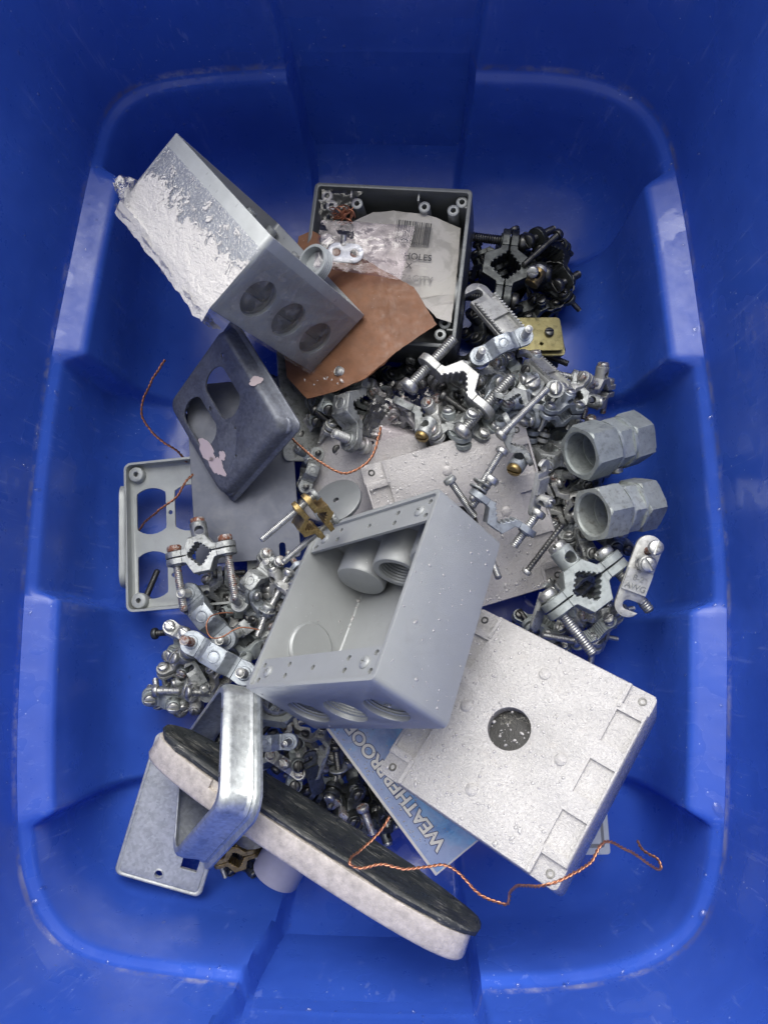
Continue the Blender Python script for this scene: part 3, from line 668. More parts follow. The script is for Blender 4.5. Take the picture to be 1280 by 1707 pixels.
me, c = sheet_from_px([(588,372),(622,352),(655,347),(712,358),(768,377),(764,430),(758,490),(752,536),(728,530),(700,500),(600,470)], lambda x,y: 8.3+(.6 if y > 500 else 0), thick=.03, bend=lambda x,y: .16*sin(x*1.1)+.12*cos(y*.9+x*.4))
ps = thing('paper_slip', 'damp white paper slip with barcode inside the dark box', 'paper slip', T(*c)); part('slip', me, M['paper'], ps)
def on_slip(px, py, z=8.72): return P(px,py,z)-c
a_ = -8
for px, py, s_, sz, mt in ((688,430,'HOLES',.68,'ink'),(676,446,'X',.6,'ink'),(668,466,'PACITY',.68,'ink_faded')):
    part('print', text_mesh(s_, sz, .004, 'LEFT', .006), M[mt], ps, T(*on_slip(px-(16 if s_=='HOLES' else 0),py)) @ RZ(a_))
mb = MB(); x = 0
random.seed(3)
while x < 2.5:
    w_ = random.choice([.03,.03,.05,.07,.1]); mb.box((x,0,0),(x+w_,1.75-.0*x,.006)); x += w_+random.choice([.035,.05,.08])
part('barcode', mb.mesh('barcode'), M['ink'], ps, T(*on_slip(656,402)) @ RZ(-9))
part('print', text_mesh('30235', .34, .004), M['ink'], ps, T(*on_slip(684,407)) @ RZ(-9))
me, c = sheet_from_px([(497,392),(520,384),(560,410),(640,452),(690,478),(728,538),(700,556),(655,590),(610,632),(560,655),(512,666),(478,628),(470,560)], lambda x,y: 8.1+2.2*sm(480,670,x), thick=.14, bend=lambda x,y: .22*cos(x*.45)+.12*sin(y*.8)+.09*fbm(x*.9,y*.9,2), rag=1.2)
cbd = thing('cardboard_piece', 'torn brown cardboard flap wedged between wrapped box and dark box', 'cardboard', T(*c)); part('flap', me, M['card_board'], cbd)
droplets('water_droplets', cbd, [((x,y,.36+.22*cos(x*.45)+.33*x*.3),(0,0,1),random.choice([.05,.07,.1])) for x,y in [(random.uniform(1,4.2),random.uniform(-2.6,-.2)) for _ in range(16)]+[(random.uniform(-3,0),-4.8+random.uniform(-.4,.4)) for _ in range(10)]])
# small clear bag with zinc mounting ears
bgp = [P(535,366,11.4), P(692,376,10.9), P(668,466,10.7), P(522,444,11.6)]
bc = sum(bgp, Vector())/4
def bagfn(top):
    def f(u, v):
        p = bgp[0].lerp(bgp[1],u).lerp(bgp[3].lerp(bgp[2],u), v)-bc; e = (sin(pi*u)*sin(pi*v))**.5
        return p+Vector((.08*fbm(u*5,v*3,top),.08*fbm(u*4,v*5,top+3),(.5 if top else -.12)*e+.16*fbm(u*4,v*3,top+7)*e+.04*fbm(u*14,v*9,2)))
    return f
bag = thing('clear_bag', 'small clear plastic bag of hardware lying on the cardboard', 'plastic bag', T(*bc))
grid_sheet('film', 50, 30, bagfn(1), 'bag', bag, None, 50); grid_sheet('film', 30, 20, bagfn(0), 'bag', bag, None, 50)
EAR = solid('mounting_ear', MB().prism(stadium(2.5,1.35), 0, .16), [MB().cyl(.29,-1,1,20,T(s_*.62,0,0)) for s_ in (-1,1)], .04, 2)
er = thing('mounting_ear', 'zinc mounting ear with two holes inside the clear bag', 'mounting ear', Matrix.Translation(P(576,422,11.3)) @ RZ(-6) @ RX(8)); part('plate', EAR, M['zinc_blue'], er); part('stud', MB().lathe([(.2,0),(.2,.6),(.14,.66)],12,None,False,True,True).mesh('stud'), M['steel'], er, T(-.2,.55,.1) @ RX(-70))
nb_ = thing('rubber_bumper', 'dark green rubber bumper inside the clear bag', 'bumper', Matrix.Translation(P(545,402,10.9))); part('bumper', MB().lathe([(.5,0),(.52,.15),(.4,.35),(.05,.4)],18,None,False,True,True).mesh('bumper',50), M['gray_dark'], nb_)
cw = MB()
for k in range(14):
    o_ = Vector((random.uniform(-.5,.5),random.uniform(-.4,.4),random.uniform(0,.4))); cw.tube([o_+Vector((.45*cos(a+k),.35*sin(a+k*2),.25*sin(a*1.3+k))) for a in [i*.5 for i in range(12)]], .045, 6)
ct = part('copper_wire_tangle', cw.mesh('copper_tangle',60), M['copper_dark'], None, Matrix.Translation(P(571,362,9.2))); tag(ct, 'small tangle of dark copper wire above the clear bag', 'wire tangle')
# crumpled bag in the middle of the pile
b2 = [P(622,640,8.6), P(742,622,9.8), P(735,720,8.8), P(598,738,8.6)]; b2c = sum(b2, Vector())/4
def bag2(u, v):
    p = b2[0].lerp(b2[1],u).lerp(b2[3].lerp(b2[2],u), v)-b2c; e = (sin(pi*u)*sin(pi*v))**.4
    return p+Vector((.25*fbm(u*4,v*4,11),.25*fbm(u*4,v*4,13),.75*e+.5*fbm(u*3.2,v*3,15)+.15*fbm(u*9,v*8,17)))
bg2 = thing('clear_bag', 'crumpled clear plastic bag among clamps below the dark box', 'plastic bag', T(*b2c)); grid_sheet('film', 50, 40, bag2, 'bag', bg2, None, 30)
# blue printed card / package
Lm = thing('printed_card', 'wet blue printed package card lettered in white, under the whitish box', 'package card', pose((.0806,-.0581,-.8953),(-.05,-7.43,8.38)))
part('board', solid('card_body', MB().box((-5.8,-3.5,-.9),(5.8,4.4,-.02)), [], .06, 2), M['card_edge'], Lm)
part('print_face', MB().box((-5.62,-3.3,-.016),(5.68,4.3,0.0)).mesh('print_face'), M['blue_print'], Lm)
tm = text_mesh('WEATHERPROOF', 1.0, .004, 'LEFT', .03); bx = [v.co.x/S for v in tm.vertices]; k = 9.6/(max(bx)-min(bx))
tm2 = text_mesh('WEATHERPROOF', 1.0, .002, 'LEFT', .075)
for m_, mt, dz in ((tm2,'ink_dark_blue',.004),(tm,'letter',.010)):
    part('lettering', m_, M[mt], Lm, T(4.75,-1.75,dz) @ RZ(180) @ Matrix.Diagonal((k,1.12,1,1)))
part('printed_patch', MB().box((0,0,0),(1.1,.75,.006)).mesh('patch'), M['letter'], Lm, T(3.9,1.5,.003) @ RZ(10))
part('lettering', text_mesh('*', .5, .003), M['ink'], Lm, T(4.4,1.6,.01))
droplets('water_droplets', Lm, face_drops(110, lambda u,v: ((-5.4+10*u,-3.1+2.6*v*v,0),(0,0,1)), (.03,.04,.05,.06)))
sw = MB(); sw.tube([(4.1+.5*cos(a),.2+.28*sin(a),.012) for a in [i*.3 for i in range(3,17)]], [.02+.05*sin(pi*i/13) for i in range(14)], 6); part('printed_drop', sw.mesh('printed_drop'), M['ink_dark_blue'], Lm, Matrix.Diagonal((1,1,.15,1)))

# ================================================================ covers and plates
def duplex(r, flat, cx, cy, n=28, ax='y'):
    out = []
    for i in range(n):
        a = 2*pi*i/n; x, y = r*cos(a), r*sin(a)
        if ax == 'y': y = max(-flat, min(flat, y))
        else: x = max(-flat, min(flat, x))
        out.append((cx+x, cy+y))
    return out
# F raised duplex cover
FM = pose((.708,-.0437,-1.0193),(-13.47,15.73,9.84))
Fc = thing('outlet_cover', 'dark blue-grey raised duplex outlet cover spotted with pink paint', 'outlet cover', FM)
prof = [(9.2,-1.2,.5),(9.25,-1.08,.5),(9.1,-1.0,.5),(8.7,-.9,.7),(8.5,-.6,.8),(8.3,-.25,.8),(8.0,-.06,.8),(7.6,0,.7)]
base = MB().rings([[Vector((x,y,z)) for x,y in rrect(w_,w_,r_,5)] for w_,z,r_ in prof], None, False, True, True)
cav = MB().rings([[Vector((x,y,z)) for x,y in rrect(w_,w_,.6,3)] for w_,z in ((8.7,-3),(8.2,-.8),(7.8,-.14))], None, False, True, True)
cs = [cav]
for y in (-2.15,1.15): cs.append(MB().prism(duplex(1.78,1.25,-1.0,y), -1, 1))
for x, y, r_ in ((-1.0,-.6,.16),(1.5,.5,.1),(-2.8,2.9,.14),(2.9,-.8,.1),(-1.8,-3.3,.12)): cs.append(MB().cyl(r_,-1,1,12,T(x,y,0)))
part('cover', solid('raised_cover', base, cs, .04, 2), M['galv_dark'], Fc)
EARH = solid('corner_ear', MB().lathe([(.62,-.5),(.6,-.1),(.5,0)], 18, None, False, True, True), [MB().cyl(.16,-2,2,12)], .03, 1)
for x, y in ((3.75,3.75),(3.75,-3.75),(-3.75,-3.75)): part('corner_ear', EARH, M['galv_dark'], Fc, T(x,y,-.6))
def blob_poly(n, r, seed, ex=1.0): return [(ex*r*(1+.4*fbm(cos(2*pi*i/n)*1.3+seed,sin(2*pi*i/n)*1.3,seed))*cos(2*pi*i/n), r*(1+.4*fbm(cos(2*pi*i/n)*1.3+seed,sin(2*pi*i/n)*1.3,seed))*sin(2*pi*i/n)) for i in range(n)]
for x, y, r_, s_, e_ in ((.75,-3.0,.62,2.1,1.5),(2.3,-2.9,.55,5.3,1.5),(2.1,-1.9,.32,8.8,1.0)): part('paint_spot', MB().prism(blob_poly(26,r_,s_,e_), 0, .022).mesh('paint_spot'), M['paint_patch'], Fc, T(x,y,.0) @ RZ(12))
part('paint_spot', MB().prism(blob_poly(22,.42,4.2,.8), 0, .03).mesh('paint_spot'), M['paint_patch'], Fc, T(.4,4.12,-.12) @ RX(-55))
# G flat blank plate with slot
Gp = thing('blank_plate', 'flat blue-grey blank steel plate with edge slot, under the raised cover', 'blank plate', pose((.092,-.0007,.0768),(-12.73,12.68,6.21)))
part('plate', solid('blank_plate', MB().prism(rrect(7.6,13.2,.3,4), -.16, 0), [MB().cyl(.22,-1,1,14,T(2.5,-5.7,0)), MB().box((2.28,-9,-1),(2.72,-5.7,1)), MB().cyl(.22,-1,1,14,T(-2.5,5.7,0))], .03, 1), M['slate'], Gp)
Gq = thing('steel_plate', 'narrow grey steel plate edge standing between raised cover and clamps', 'steel plate', pose((.1,.55,.12),(-8.6,17.6,6.2)))
part('plate', solid('narrow_plate', MB().prism(rrect(3.2,8.5,.5,4), -.2, 0), [MB().cyl(.2,-1,1,14,T(.8,3.4,0))], .04, 1), M['zinc'], Gq)
# H light grey four-opening cover, flange up
def tray(w_, h_, r_, wall_h, cuts, bevel=.05, th=.16):
    base = MB().rings([[Vector((x,y,z)) for x,y in rrect(w_+o_,h_+o_,r_,5)] for z,o_ in ((-.0,-.3),(.08,-.06),(.25,0),(wall_h,.05))], None, False, True, True)
    cav = MB().rings([[Vector((x,y,z)) for x,y in rrect(w_-2*th+o_,h_-2*th+o_,max(.1,r_-th),5)] for z,o_ in ((th,-.35),(th+.12,-.06),(th+.3,0),(wall_h+1,.05))], None, False, True, True)
    return solid('tray', base, [cav]+cuts, bevel, 1)
Hc = thing('outlet_cover', 'light grey cover plate with rounded outlet openings at the left wall', 'outlet cover', pose((-.0031,-.0589,.0783),(-16.01,8.48,4.3)) @ Matrix.Scale(.98,4))
cs = [MB().prism(duplex(1.8,1.16,x,y,ax='x'), -2, 2) for x in (-3.9,-.9,2.2) for y in (1.95,-2.95)]
cs += [MB().cyl(.17,-2,2,12,T(x,y,0)) for x,y in ((-2.4,1.7),(-2.3,-3.1),(-4.8,4.7),(-4.75,-4.75),(.7,1.7),(.7,-3.1))]
part('cover', tray(11.3,11.3,.55,1.0,cs), M['gray_cover'], Hc)
CE = solid('corner_pad', MB().lathe([(.62,0),(.6,.5),(.52,.58)],16,None,False,True,True), [MB().cyl(.19,-1,2,12)], .03, 1)
for x, y in ((-4.85,4.8),(-4.85,-4.85)): part('corner_pad', CE, M['gray_cover'], Hc, T(x,y,.17))
Hb = thing('outlet_cover', 'grey cover plate hidden behind the four-opening plate, only its edge showing', 'outlet cover', pose((0,-1.42,.06),(-21.75,8.2,3.4)))
part('cover', tray(3.4,7.6,.9,.5,[]), M['gray_cover'], Hb)
# grey blank cover tray under the brass clamp
Q = thing('blank_cover', 'grey rounded box cover half hidden below the crumpled bag and brass clamp', 'box cover', pose((.3,-.12,-.3),(-3.9,11.9,6.6)))
part('cover', solid('blank_cover', MB().rings([[Vector((x,y,z)) for x,y in rrect(w_,w_,.9,5)] for w_,z in ((8.6,-1.3),(8.6,-1.0),(8.1,-.5),(7.8,-.12),(7.3,0))], None, False, True, True), [MB().cyl(.13,-2,2,10,T(0,2.6,0)), MB().cyl(.2,-2,2,10,T(-3.2,3.2,0))], .03, 1), M['pink_gray'], Q)
Qd = thing('gasket_disc', 'grey round gasket disc edge showing above the open box rim', 'gasket', Matrix.Translation(P(563,838,11.2)) @ RX(-28) @ RY(-18)); part('disc', MB().lathe([(1.7,0),(1.7,.25),(1.6,.3),(.2,.3),(.2,0)], 36, None, True).mesh('gasket_disc',40), M['gray_dark'], Qd)
# I galvanised switch plate, lower left
Ip = thing('cover_plate', 'galvanised steel cover plate with beaded edge and one screw hole, lower left', 'cover plate', pose((.1818,.1374,-.291),(-16.5,-11.27,5.58)) @ Matrix.Scale(.955,4))
lp = lambda o_,z,r_: [Vector((x,y,z)) for x,y in rrect(6.4+o_,10.7+o_,r_,5)]
base = MB().rings([lp(0,-.32,.5),lp(.02,-.1,.5),lp(-.1,0,.5),lp(-.34,.02,.45),lp(-.46,-.07,.4),lp(-.58,-.08,.4),lp(-.7,.0,.35),lp(-.85,.02,.3)], None, False, True, True)
part('plate', solid('beaded_plate', base, [MB().cyl(.27,-2,2,18,T(-.13,-4.45,0)), MB().cyl(.27,-2,2,18,T(-.1,4.45,0)), MB().box((1.2,-3.6,-2),(2.4,3.2,2))], .02, 1), M['galv_pale'], Ip)
part('hole_collar', MB().lathe([(.42,.0),(.36,.06),(.28,.06),(.27,-.05)], 20).mesh('hole_collar',50), M['galv_pale'], Ip, T(-.13,-4.45,.0))
# J raised square cover ring standing over the oval cover
JM = pose((-.8365,-.7181,.799),(-13.63,-7.28,11.5))
Jr = thing('raised_cover', 'galvanised raised square cover ring standing on edge around the oval cover', 'raised cover', JM)
lq = lambda w_,z,r_: [Vector((x,y,z)) for x,y in rrect(w_,w_,r_,6)]
ring = MB().rings([lq(9.1,-2.3,1.4),lq(9.15,-2.15,1.4),lq(8.5,-2.05,1.2),lq(8.42,-1.9,1.2),lq(8.5,-1.8,1.2),lq(8.4,-1.7,1.2),lq(8.26,-1.6,1.15),lq(8.22,-.6,1.1),lq(8.05,-.2,1.05),lq(7.75,-.03,1.0),lq(7.3,0,.9),lq(7.2,-.06,.9),lq(7.3,-.14,.9),lq(7.9,-.35,1.0),lq(8.05,-.8,1.0),lq(8.05,-1.9,1.05),lq(8.3,-2.25,1.1)], None, True)
part('ring', solid('raised_ring', ring, [], 0), M['galv'], Jr)
for y in (-2.2,1.9): part('rivet_hole', LUGHOLE, M['steel_dark'], Jr, T(3.75,y,-.0) @ Matrix.Scale(.6,4))
# K oval cover with black gasket
k0, k1 = P(268,1216,9.6), P(793,1556,13.0)
KF = frame(k0, k1, 75); KL = (k1-k0).length
Ko = thing('oval_cover', 'long oval whitish cast cover with scuffed black gasket, lower middle', 'oval cover', KF)
def st(L_, w_, z, n=48):
    out = []
    for i in range(n):
        a_ = 2*pi*i/n; c_, s_ = cos(a_), sin(a_)
        out.append(Vector((L_/2*math.copysign(abs(c_)**.8,c_), w_/2*math.copysign(abs(s_)**.72,s_), z)))
    return out
part('cover', solid('oval_cover', MB().rings([st(KL-.9,3.4,-1.75),st(KL-.2,3.9,-1.68),st(KL,4.1,-1.45),st(KL-.35,3.85,-.4),st(KL-.4,3.75,-.02)], None, False, True, True), [MB().box((-KL*.5+5.2,-4,-.55),(-KL*.5+6.7,-1.5,1))], .05, 2), M['oval_white'], Ko)
gl = []
for L_, w_, z in ((KL-.5,3.5,-.0),(KL-.1,3.7,.06),(KL-.05,3.75,.32),(KL-.25,3.5,.46),(KL-.6,3.1,.5),(KL-2.6,2.0,.47),(KL-3.0,1.6,.38)):
    gl.append([v+Vector((.04,.09,.07))*fbm(v.x*.9,v.y,z*2+3) for v in st(L_,w_,z)])
part('gasket', MB().rings(gl, None, False, True, True).mesh('gasket',40), M['rubber'], Ko, T(.15,.05,.02))
# small grey plate under the whitish box
sg = thing('small_cover', 'small grey plastic cover with inset panel peeking out under the whitish box', 'small cover', Matrix.Translation(P(968,1378,6)) @ RZ(2)); part('plate', solid('small_plate', MB().prism(rrect(3.6,3.6,.2,3), -.5, 0), [], .06, 2), M['plug_gray'], sg); part('inset', MB().prism(rrect(2.9,2.7,.15,3), -.01, .03).mesh('inset'), M['gray_dark'], sg); part('inset_panel', MB().prism(rrect(2.6,2.4,.12,3), .0, .07).mesh('inset_panel'), M['plug_gray'], sg, T(-.05,.1,0))

# ================================================================ couplings, pipe, nuts
def hexr(ap, n=48): return [ap/cos(((2*pi*i/n) % (pi/3))-pi/6) for i in range(n)]
def ring_loop(rs, z, lim=None): n = len(rs); return [Vector(((min(r,lim) if lim else r)*cos(2*pi*i/n), (min(r,lim) if lim else r)*sin(2*pi*i/n), z)) for i, r in enumerate(rs)]
def hexnut(name, ap, bore, z0, z1):
    h = hexr(ap); c_ = [bore]*48
    return MB().rings([ring_loop(c_,z0+.12),ring_loop([bore+.12]*48,z0),ring_loop(h,z0,ap*1.07),ring_loop(h,z0+.1),ring_loop(h,z1-.1),ring_loop(h,z1,ap*1.07),ring_loop([bore+.1]*48,z1),ring_loop(c_,z1-.1)], None, True).mesh(name, 30)
def coupling(label, p0, p1, ap, mt, spin, screw_at=None):
    a, b = P(*p0), P(*p1); d = b-a; L = d.length
    t = thing('conduit_coupling', label, 'conduit coupling', Matrix.Translation(a) @ d.to_track_quat('Z','Y').to_matrix().to_4x4() @ RZ(spin), 'hex conduit couplings')
    part('compression_nut', hexnut('nut_a', ap*1.04, ap*.84, 0, L*.40), M[mt], t)
    part('body', hexnut('coupling_body', ap*.94, ap*.82, L*.44, L*.66), M[mt], t, RZ(9))
    part('collar', MB().lathe([(ap*.82,L*.3),(ap*.9,L*.3),(ap*.9,L*.41),(ap*1.07,L*.41),(ap*1.07,L*.45),(ap*.9,L*.46),(ap*.9,L*.64),(ap*1.05,L*.65),(ap*1.05,L*.69),(ap*.9,L*.7),(ap*.9,L*.9),(ap*.82,L*.9)], 48, None, True).mesh('collar', 30), M[mt], t)
    part('compression_nut', hexnut('nut_b', ap*1.02, ap*.78, L*.69, L), M[mt], t, RZ(14))
    part('stop_ring', MB().lathe([(ap*.84,L*.5),(ap*.7,L*.52),(ap*.7,L*.56),(ap*.84,L*.58)], 40, None, True).mesh('stop_ring',30), M[mt], t)
    if screw_at: s_ = part('set_screw', HEAD, M['steel'], t, RZ(screw_at) @ T(ap*1.02,0,L*.56) @ RY(90)); 
    return t
coupling('upper of two zinc hex conduit couplings at the right wall', (966,756,10.0), (1062,728,7.8), 1.62, 'coup', 12, 190)
coupling('lower zinc hex conduit coupling with clean round bore and rust dots', (986,858,10.0), (1078,838,7.8), 1.62, 'coup_old', 40, 170)
a, b = P(500,1385,5.5), P(458,1462,5.0); d = b-a
pp = thing('pipe_stub', 'short smooth grey pipe stub below the oval cover', 'pipe stub', Matrix.Translation(a) @ d.to_track_quat('Z','Y').to_matrix().to_4x4()); part('tube', MB().lathe([(1.3,0),(1.62,0),(1.66,d.length-.1),(1.6,d.length),(1.35,d.length),(1.3,.3)], 40, None, True).mesh('pipe',40), M['pipe_gray'], pp)
def teethring(r, n, z0, z1, bore):
    k = n*4; ro = [r*(1 if (i//2)%2 else .94) for i in range(k)]
    return MB().rings([ring_loop([bore]*k,z0),ring_loop(ro,z0),ring_loop(ro,z1),ring_loop([bore+.1]*k,z1)], None, True).mesh('knurled_ring', 25)
ln = thing('conduit_bushing', 'dark knurled conduit bushing inside the square cover ring, red dot on it', 'bushing', Matrix.Translation(P(362,1338,6.5)) @ RX(20) @ RY(-25)); part('ring', teethring(1.55,36,0,.7,1.15), M['zinc'], ln); part('red_dot', MB().lathe([(.14,0),(.1,.06)],10,None,False,True,True).mesh('dot'), M['red_mark'], ln, T(-1.3,.25,.7))
lb = thing('threaded_bushing', 'black threaded bushing under the oval cover beside the square ring', 'bushing', Matrix.Translation(P(425,1385,5.5)) @ RX(-50)); part('ring', MB().lathe([(1.0,0)]+[(1.5-.07*(k%2),.05+.09*k) for k in range(14)]+[(1.05,1.35)], 36, None, True).mesh('threaded_bushing',50), M['steel_dark'], lb)
cn = thing('conduit_connector', 'grey conduit connector tucked under the open box corner', 'connector', Matrix.Translation(P(458,1178,8.5)) @ RX(-35) @ RY(15)); part('nut', hexnut('connector_nut',1.5,1.1,0,.8), M['coup_old'], cn); part('threaded_sleeve', MB().lathe([(.95,-.6)]+[(1.12-.06*(k%2),-.5+.09*k) for k in range(14)]+[(.95,.95)], 30, None, True).mesh('sleeve',50), M['steel'], cn)
hp = thing('steel_hoop', 'dark thin steel hoop behind the brass plate, far right of the pile', 'hoop', Matrix.Translation(P(918,478,3.2)) @ RX(15) @ RY(-20)); part('band', teethring(1.9,14,0,.45,1.72), M['steel_dark'], hp)

# ================================================================ clamps, jaws, lugs and screws one can tell apart
clamp('large zinc ground clamp closed on its toothed jaws, below the couplings', (921,1016,9.2), (1027,936,9.2), 90, 'coup', 'steel', 3.0, hi=1.5)
clamp('zinc ground clamp with rusty screws lying on the grey cover plate', (293,932,8.2), (378,914,8.2), 90, 'zinc', 'steel_rust', 3.6, heads='rust')
clamp('dark ground clamp standing on end beside the dark box corner', (836,500,4.5), (850,402,4.5), -90, 'zinc_dark', 'steel_dark', 2.6)
clamp('zinc ground clamp with two screws pointing at the right wall', (948,696,7.6), (962,630,7.6), -90, 'zinc', 'steel', 2.2)
clamp('brass ground clamp with long steel screws lying on the open box rim', (506,842,16.8), (538,880,14.6), 90, 'brass', 'steel', 4.6, hi=.9, lo=.85, barrel=False, gap=.5, heads='zinc')
clamp('tarnished brass ground clamp on the tote floor below the square ring', (366,1436,4.0), (424,1418,4.0), 70, 'brass', 'steel', 2.0)
lug('pale zinc lug with open hook stamped with wire sizes, rusty screw, by right wall', (1044,1008,9.4), (1080,912,10.2), 0, 'zinc_pale', 'steel', 1.6, screw=1.3, rs='rust', txt=('AWG','8-2'))
lug('pale toothed strap with open hook beside the dark box', (794,494,8.5), (856,566,9.2), 14, 'zinc_pale', 'steel', bar=False, rails=True)
lug('pale zinc lug standing hook up beside the upper coupling', (902,778,11.8), (888,846,10.2), 55, 'zinc_pale', 'steel')
lug('small zinc hook lug left of the large closed clamp', (908,982,8.8), (890,1040,8.2), 50, 'zinc', 'steel', bar=False)
lug('zinc hook lug lying beneath two slotted screws near the left wall', (318,1112,6.0), (345,1160,5.4), 20, 'zinc', 'steel')
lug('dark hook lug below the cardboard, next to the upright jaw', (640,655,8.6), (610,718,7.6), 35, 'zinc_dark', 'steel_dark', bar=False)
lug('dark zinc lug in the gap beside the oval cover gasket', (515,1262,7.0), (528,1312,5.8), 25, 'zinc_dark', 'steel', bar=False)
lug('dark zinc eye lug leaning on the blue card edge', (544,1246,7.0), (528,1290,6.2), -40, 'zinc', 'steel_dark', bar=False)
jaw('blue-tinged zinc jaw bar with two studs in front of the brass plate', (797,596,10.2), (872,562,10.2), 172, 'zinc_blue', 'zinc_pale', (2.3,2.3))
jaw('pale weathered arched jaw with long screws in the middle of the pile', (712,612,10.4), (800,686,10.4), -90, 'zinc_pale', 'steel', (2.8,3.2), up=1.0)
jaw('grey toothed jaw under the blue-tinged jaw bar', (772,620,8.4), (850,676,8.2), -78, 'zinc', 'steel', (2.0,2.0))
jaw('grey jaw half wrapped in the crumpled clear bag', (676,668,9.2), (776,716,9.0), 78, 'zinc', 'steel', (0,2.0))
jaw('upright zinc jaw with studs just below the cardboard', (600,636,8.0), (590,736,8.4), 138, 'zinc', 'zinc_pale', (2.0,1.8))
jaw('blue-grey open jaw lying on the pinkish box, screw at each end', (802,822,11.2), (880,878,10.2), 80, 'zinc_blue', 'steel', (1.6,2.0), up=.7)
jaw('zinc jaw plate on long screw at the corner of the pinkish box', (850,698,11.6), (884,762,10.6), 75, 'zinc', 'steel', (0,0))
jaw('stubby zinc jaw with teeth up beside the slotted screws', (894,682,11.4), (832,664,10.6), 110, 'zinc', 'steel', (0,0))
jaw('blue-tinged jaw bar with studs left of the open box, upper of two', (318,990,6.8), (378,1066,6.8), 176, 'zinc_blue', 'zinc_pale', (2.0,1.8))
jaw('blue-tinged jaw bar with rusty stud left of the open box, lower of two', (322,1072,8.2), (410,1124,8.4), 184, 'zinc_blue', 'zinc_pale', (2.0,1.8), rs=('rust',None))
jaw('zinc jaw bar below the edge slot of the blank plate', (402,1008,6.4), (452,944,6.2), 195, 'zinc', 'zinc_pale', (2.0,1.6))
jaw('zinc jaw bar with one stud right of the square ring', (412,1238,8.6), (484,1236,8.8), 180, 'zinc_blue', 'steel', (0,2.4), rs=(None,'steel'))
jaw('dark zinc jaw with slotted screw at the right end of the pile', (962,1072,6.4), (1016,1034,6.8), 20, 'coup', 'steel', (1.6,1.8), up=.4)
jaw('dark jaw between blank plate and grey box cover', (508,812,6.2), (528,756,6.4), 160, 'zinc', 'steel_dark', (1.5,1.5))
jaw('oily, shade-tinted jaw at the far right corner of the pile', (892,396,4.6), (940,470,3.8), -60, 'zinc_dark', 'steel_dark', (2.4,2.0))
jaw('oily, shade-tinted jaw lying behind the dark standing clamp', (800,420,3.4), (862,396,3.8), 80, 'zinc_dark', 'steel_dark', (2.4,2.2))
jaw('rust-stained jaw deep in the gap beside the oval cover', (556,1336,4.6), (604,1372,4.6), 150, 'steel_rust', 'steel_dark', (1.6,1.6))
lug('toothed zinc strap below the brass plate', (876,598,8.0), (936,652,8.8), 40, 'zinc_pale', 'steel', bar=False, rails=True)
screw('dark slotted screw lying at the far corner of the pile', (928,392,5.2), (872,442,5.6), 'steel_dark')
screw('slotted screw head facing up beside the small brass lug', (888,452,6.8), (893,440,4.6), 'steel_dark', 'steel')
screw('bright slotted screw with washer facing up by the right clamp', (925,648,11.0), (913,664,9.0), 'steel', 'steel', washer=(.05,))
screw('long zinc screw running through two jaw plates', (838,722,11.8), (912,648,11.8), 'steel', 'steel')
screw('zinc screw with washers lying on the pinkish box', (834,756,11.6), (784,836,11.4), 'steel', 'steel', washer=(2.3,2.7))
screw('long coarse dark wood screw lying on the pinkish box', (880,950,8.6), (938,874,9.6), 'steel_dark', 'steel', r=.2, pitch=.21)
screw('short zinc screw wedged against the open box top right edge', (752,804,11.6), (792,862,10.4), 'steel', 'zinc')
screw('screw tip poking out beside the open box right edge', (818,930,9.2), (832,966,9.8), 'steel', 'zinc')
screw('bright short slotted screw below the large closed clamp', (956,1068,7.2), (900,1058,7.4), 'steel', 'steel')
screw('dark slotted screw against the left wall below the cover plate', (262,1056,4.0), (302,1052,4.2), 'steel_dark', 'zinc_dark')
screw('slotted screw head above the hook lug near the left wall', (292,1098,6.6), (316,1106,5.4), 'steel', 'steel')
screw('bright slotted screw nearest the left wall', (264,1152,6.0), (304,1152,6.0), 'steel', 'steel')
screw('bright slotted screw next to the one nearest the left wall', (316,1154,6.8), (348,1156,5.6), 'steel', 'steel')
screw('grey screw seen through the lower opening of the cover plate', (244,994,3.0), (264,948,2.4), 'steel_dark', 'zinc')
screw('zinc screw with nut plate beside the open box left edge, upper', (480,958,7.4), (452,1010,6.8), 'steel', 'steel', washer=(.9,))
screw('zinc screw with nut plate beside the open box left edge, lower', (446,1016,7.0), (430,1058,6.4), 'steel', 'zinc', washer=(.1,))
screw('dark threaded screw below the cardboard corner', (528,686,7.4), (582,730,7.8), 'steel_dark')
screw('dark screw head in the shadow of the crumpled bag', (742,662,9.6), (782,690,9.4), 'steel_dark')
screw('dark screw standing beside the blue card', (560,1250,6.6), (566,1296,6.0), 'steel_dark', washer=(1.4,))
screw('rusty screw lying beside the blue card lower edge', (606,1352,6.0), (622,1392,5.4), 'steel_rust')
screw('dark screw tip sticking out below the brass plate', (905,590,5.0), (946,606,5.2), 'steel_dark', 'steel')
barrel('small wire barrel with brass screw in front of the crumpled bag', (716,706,9.8), (698,736,10.2), 'zinc', 'brass', 1.1, 30)
barrel('zinc wire barrel with round hole standing on the pinkish box', (870,762,10.2), (852,790,10.8), 'zinc_blue', 'brass', 1.15, 20)
barrel('small brass wire barrel with pale crust in the far corner', (888,470,5.8), (912,432,6.0), 'brass', 'zinc_pale', 1.1, 0)
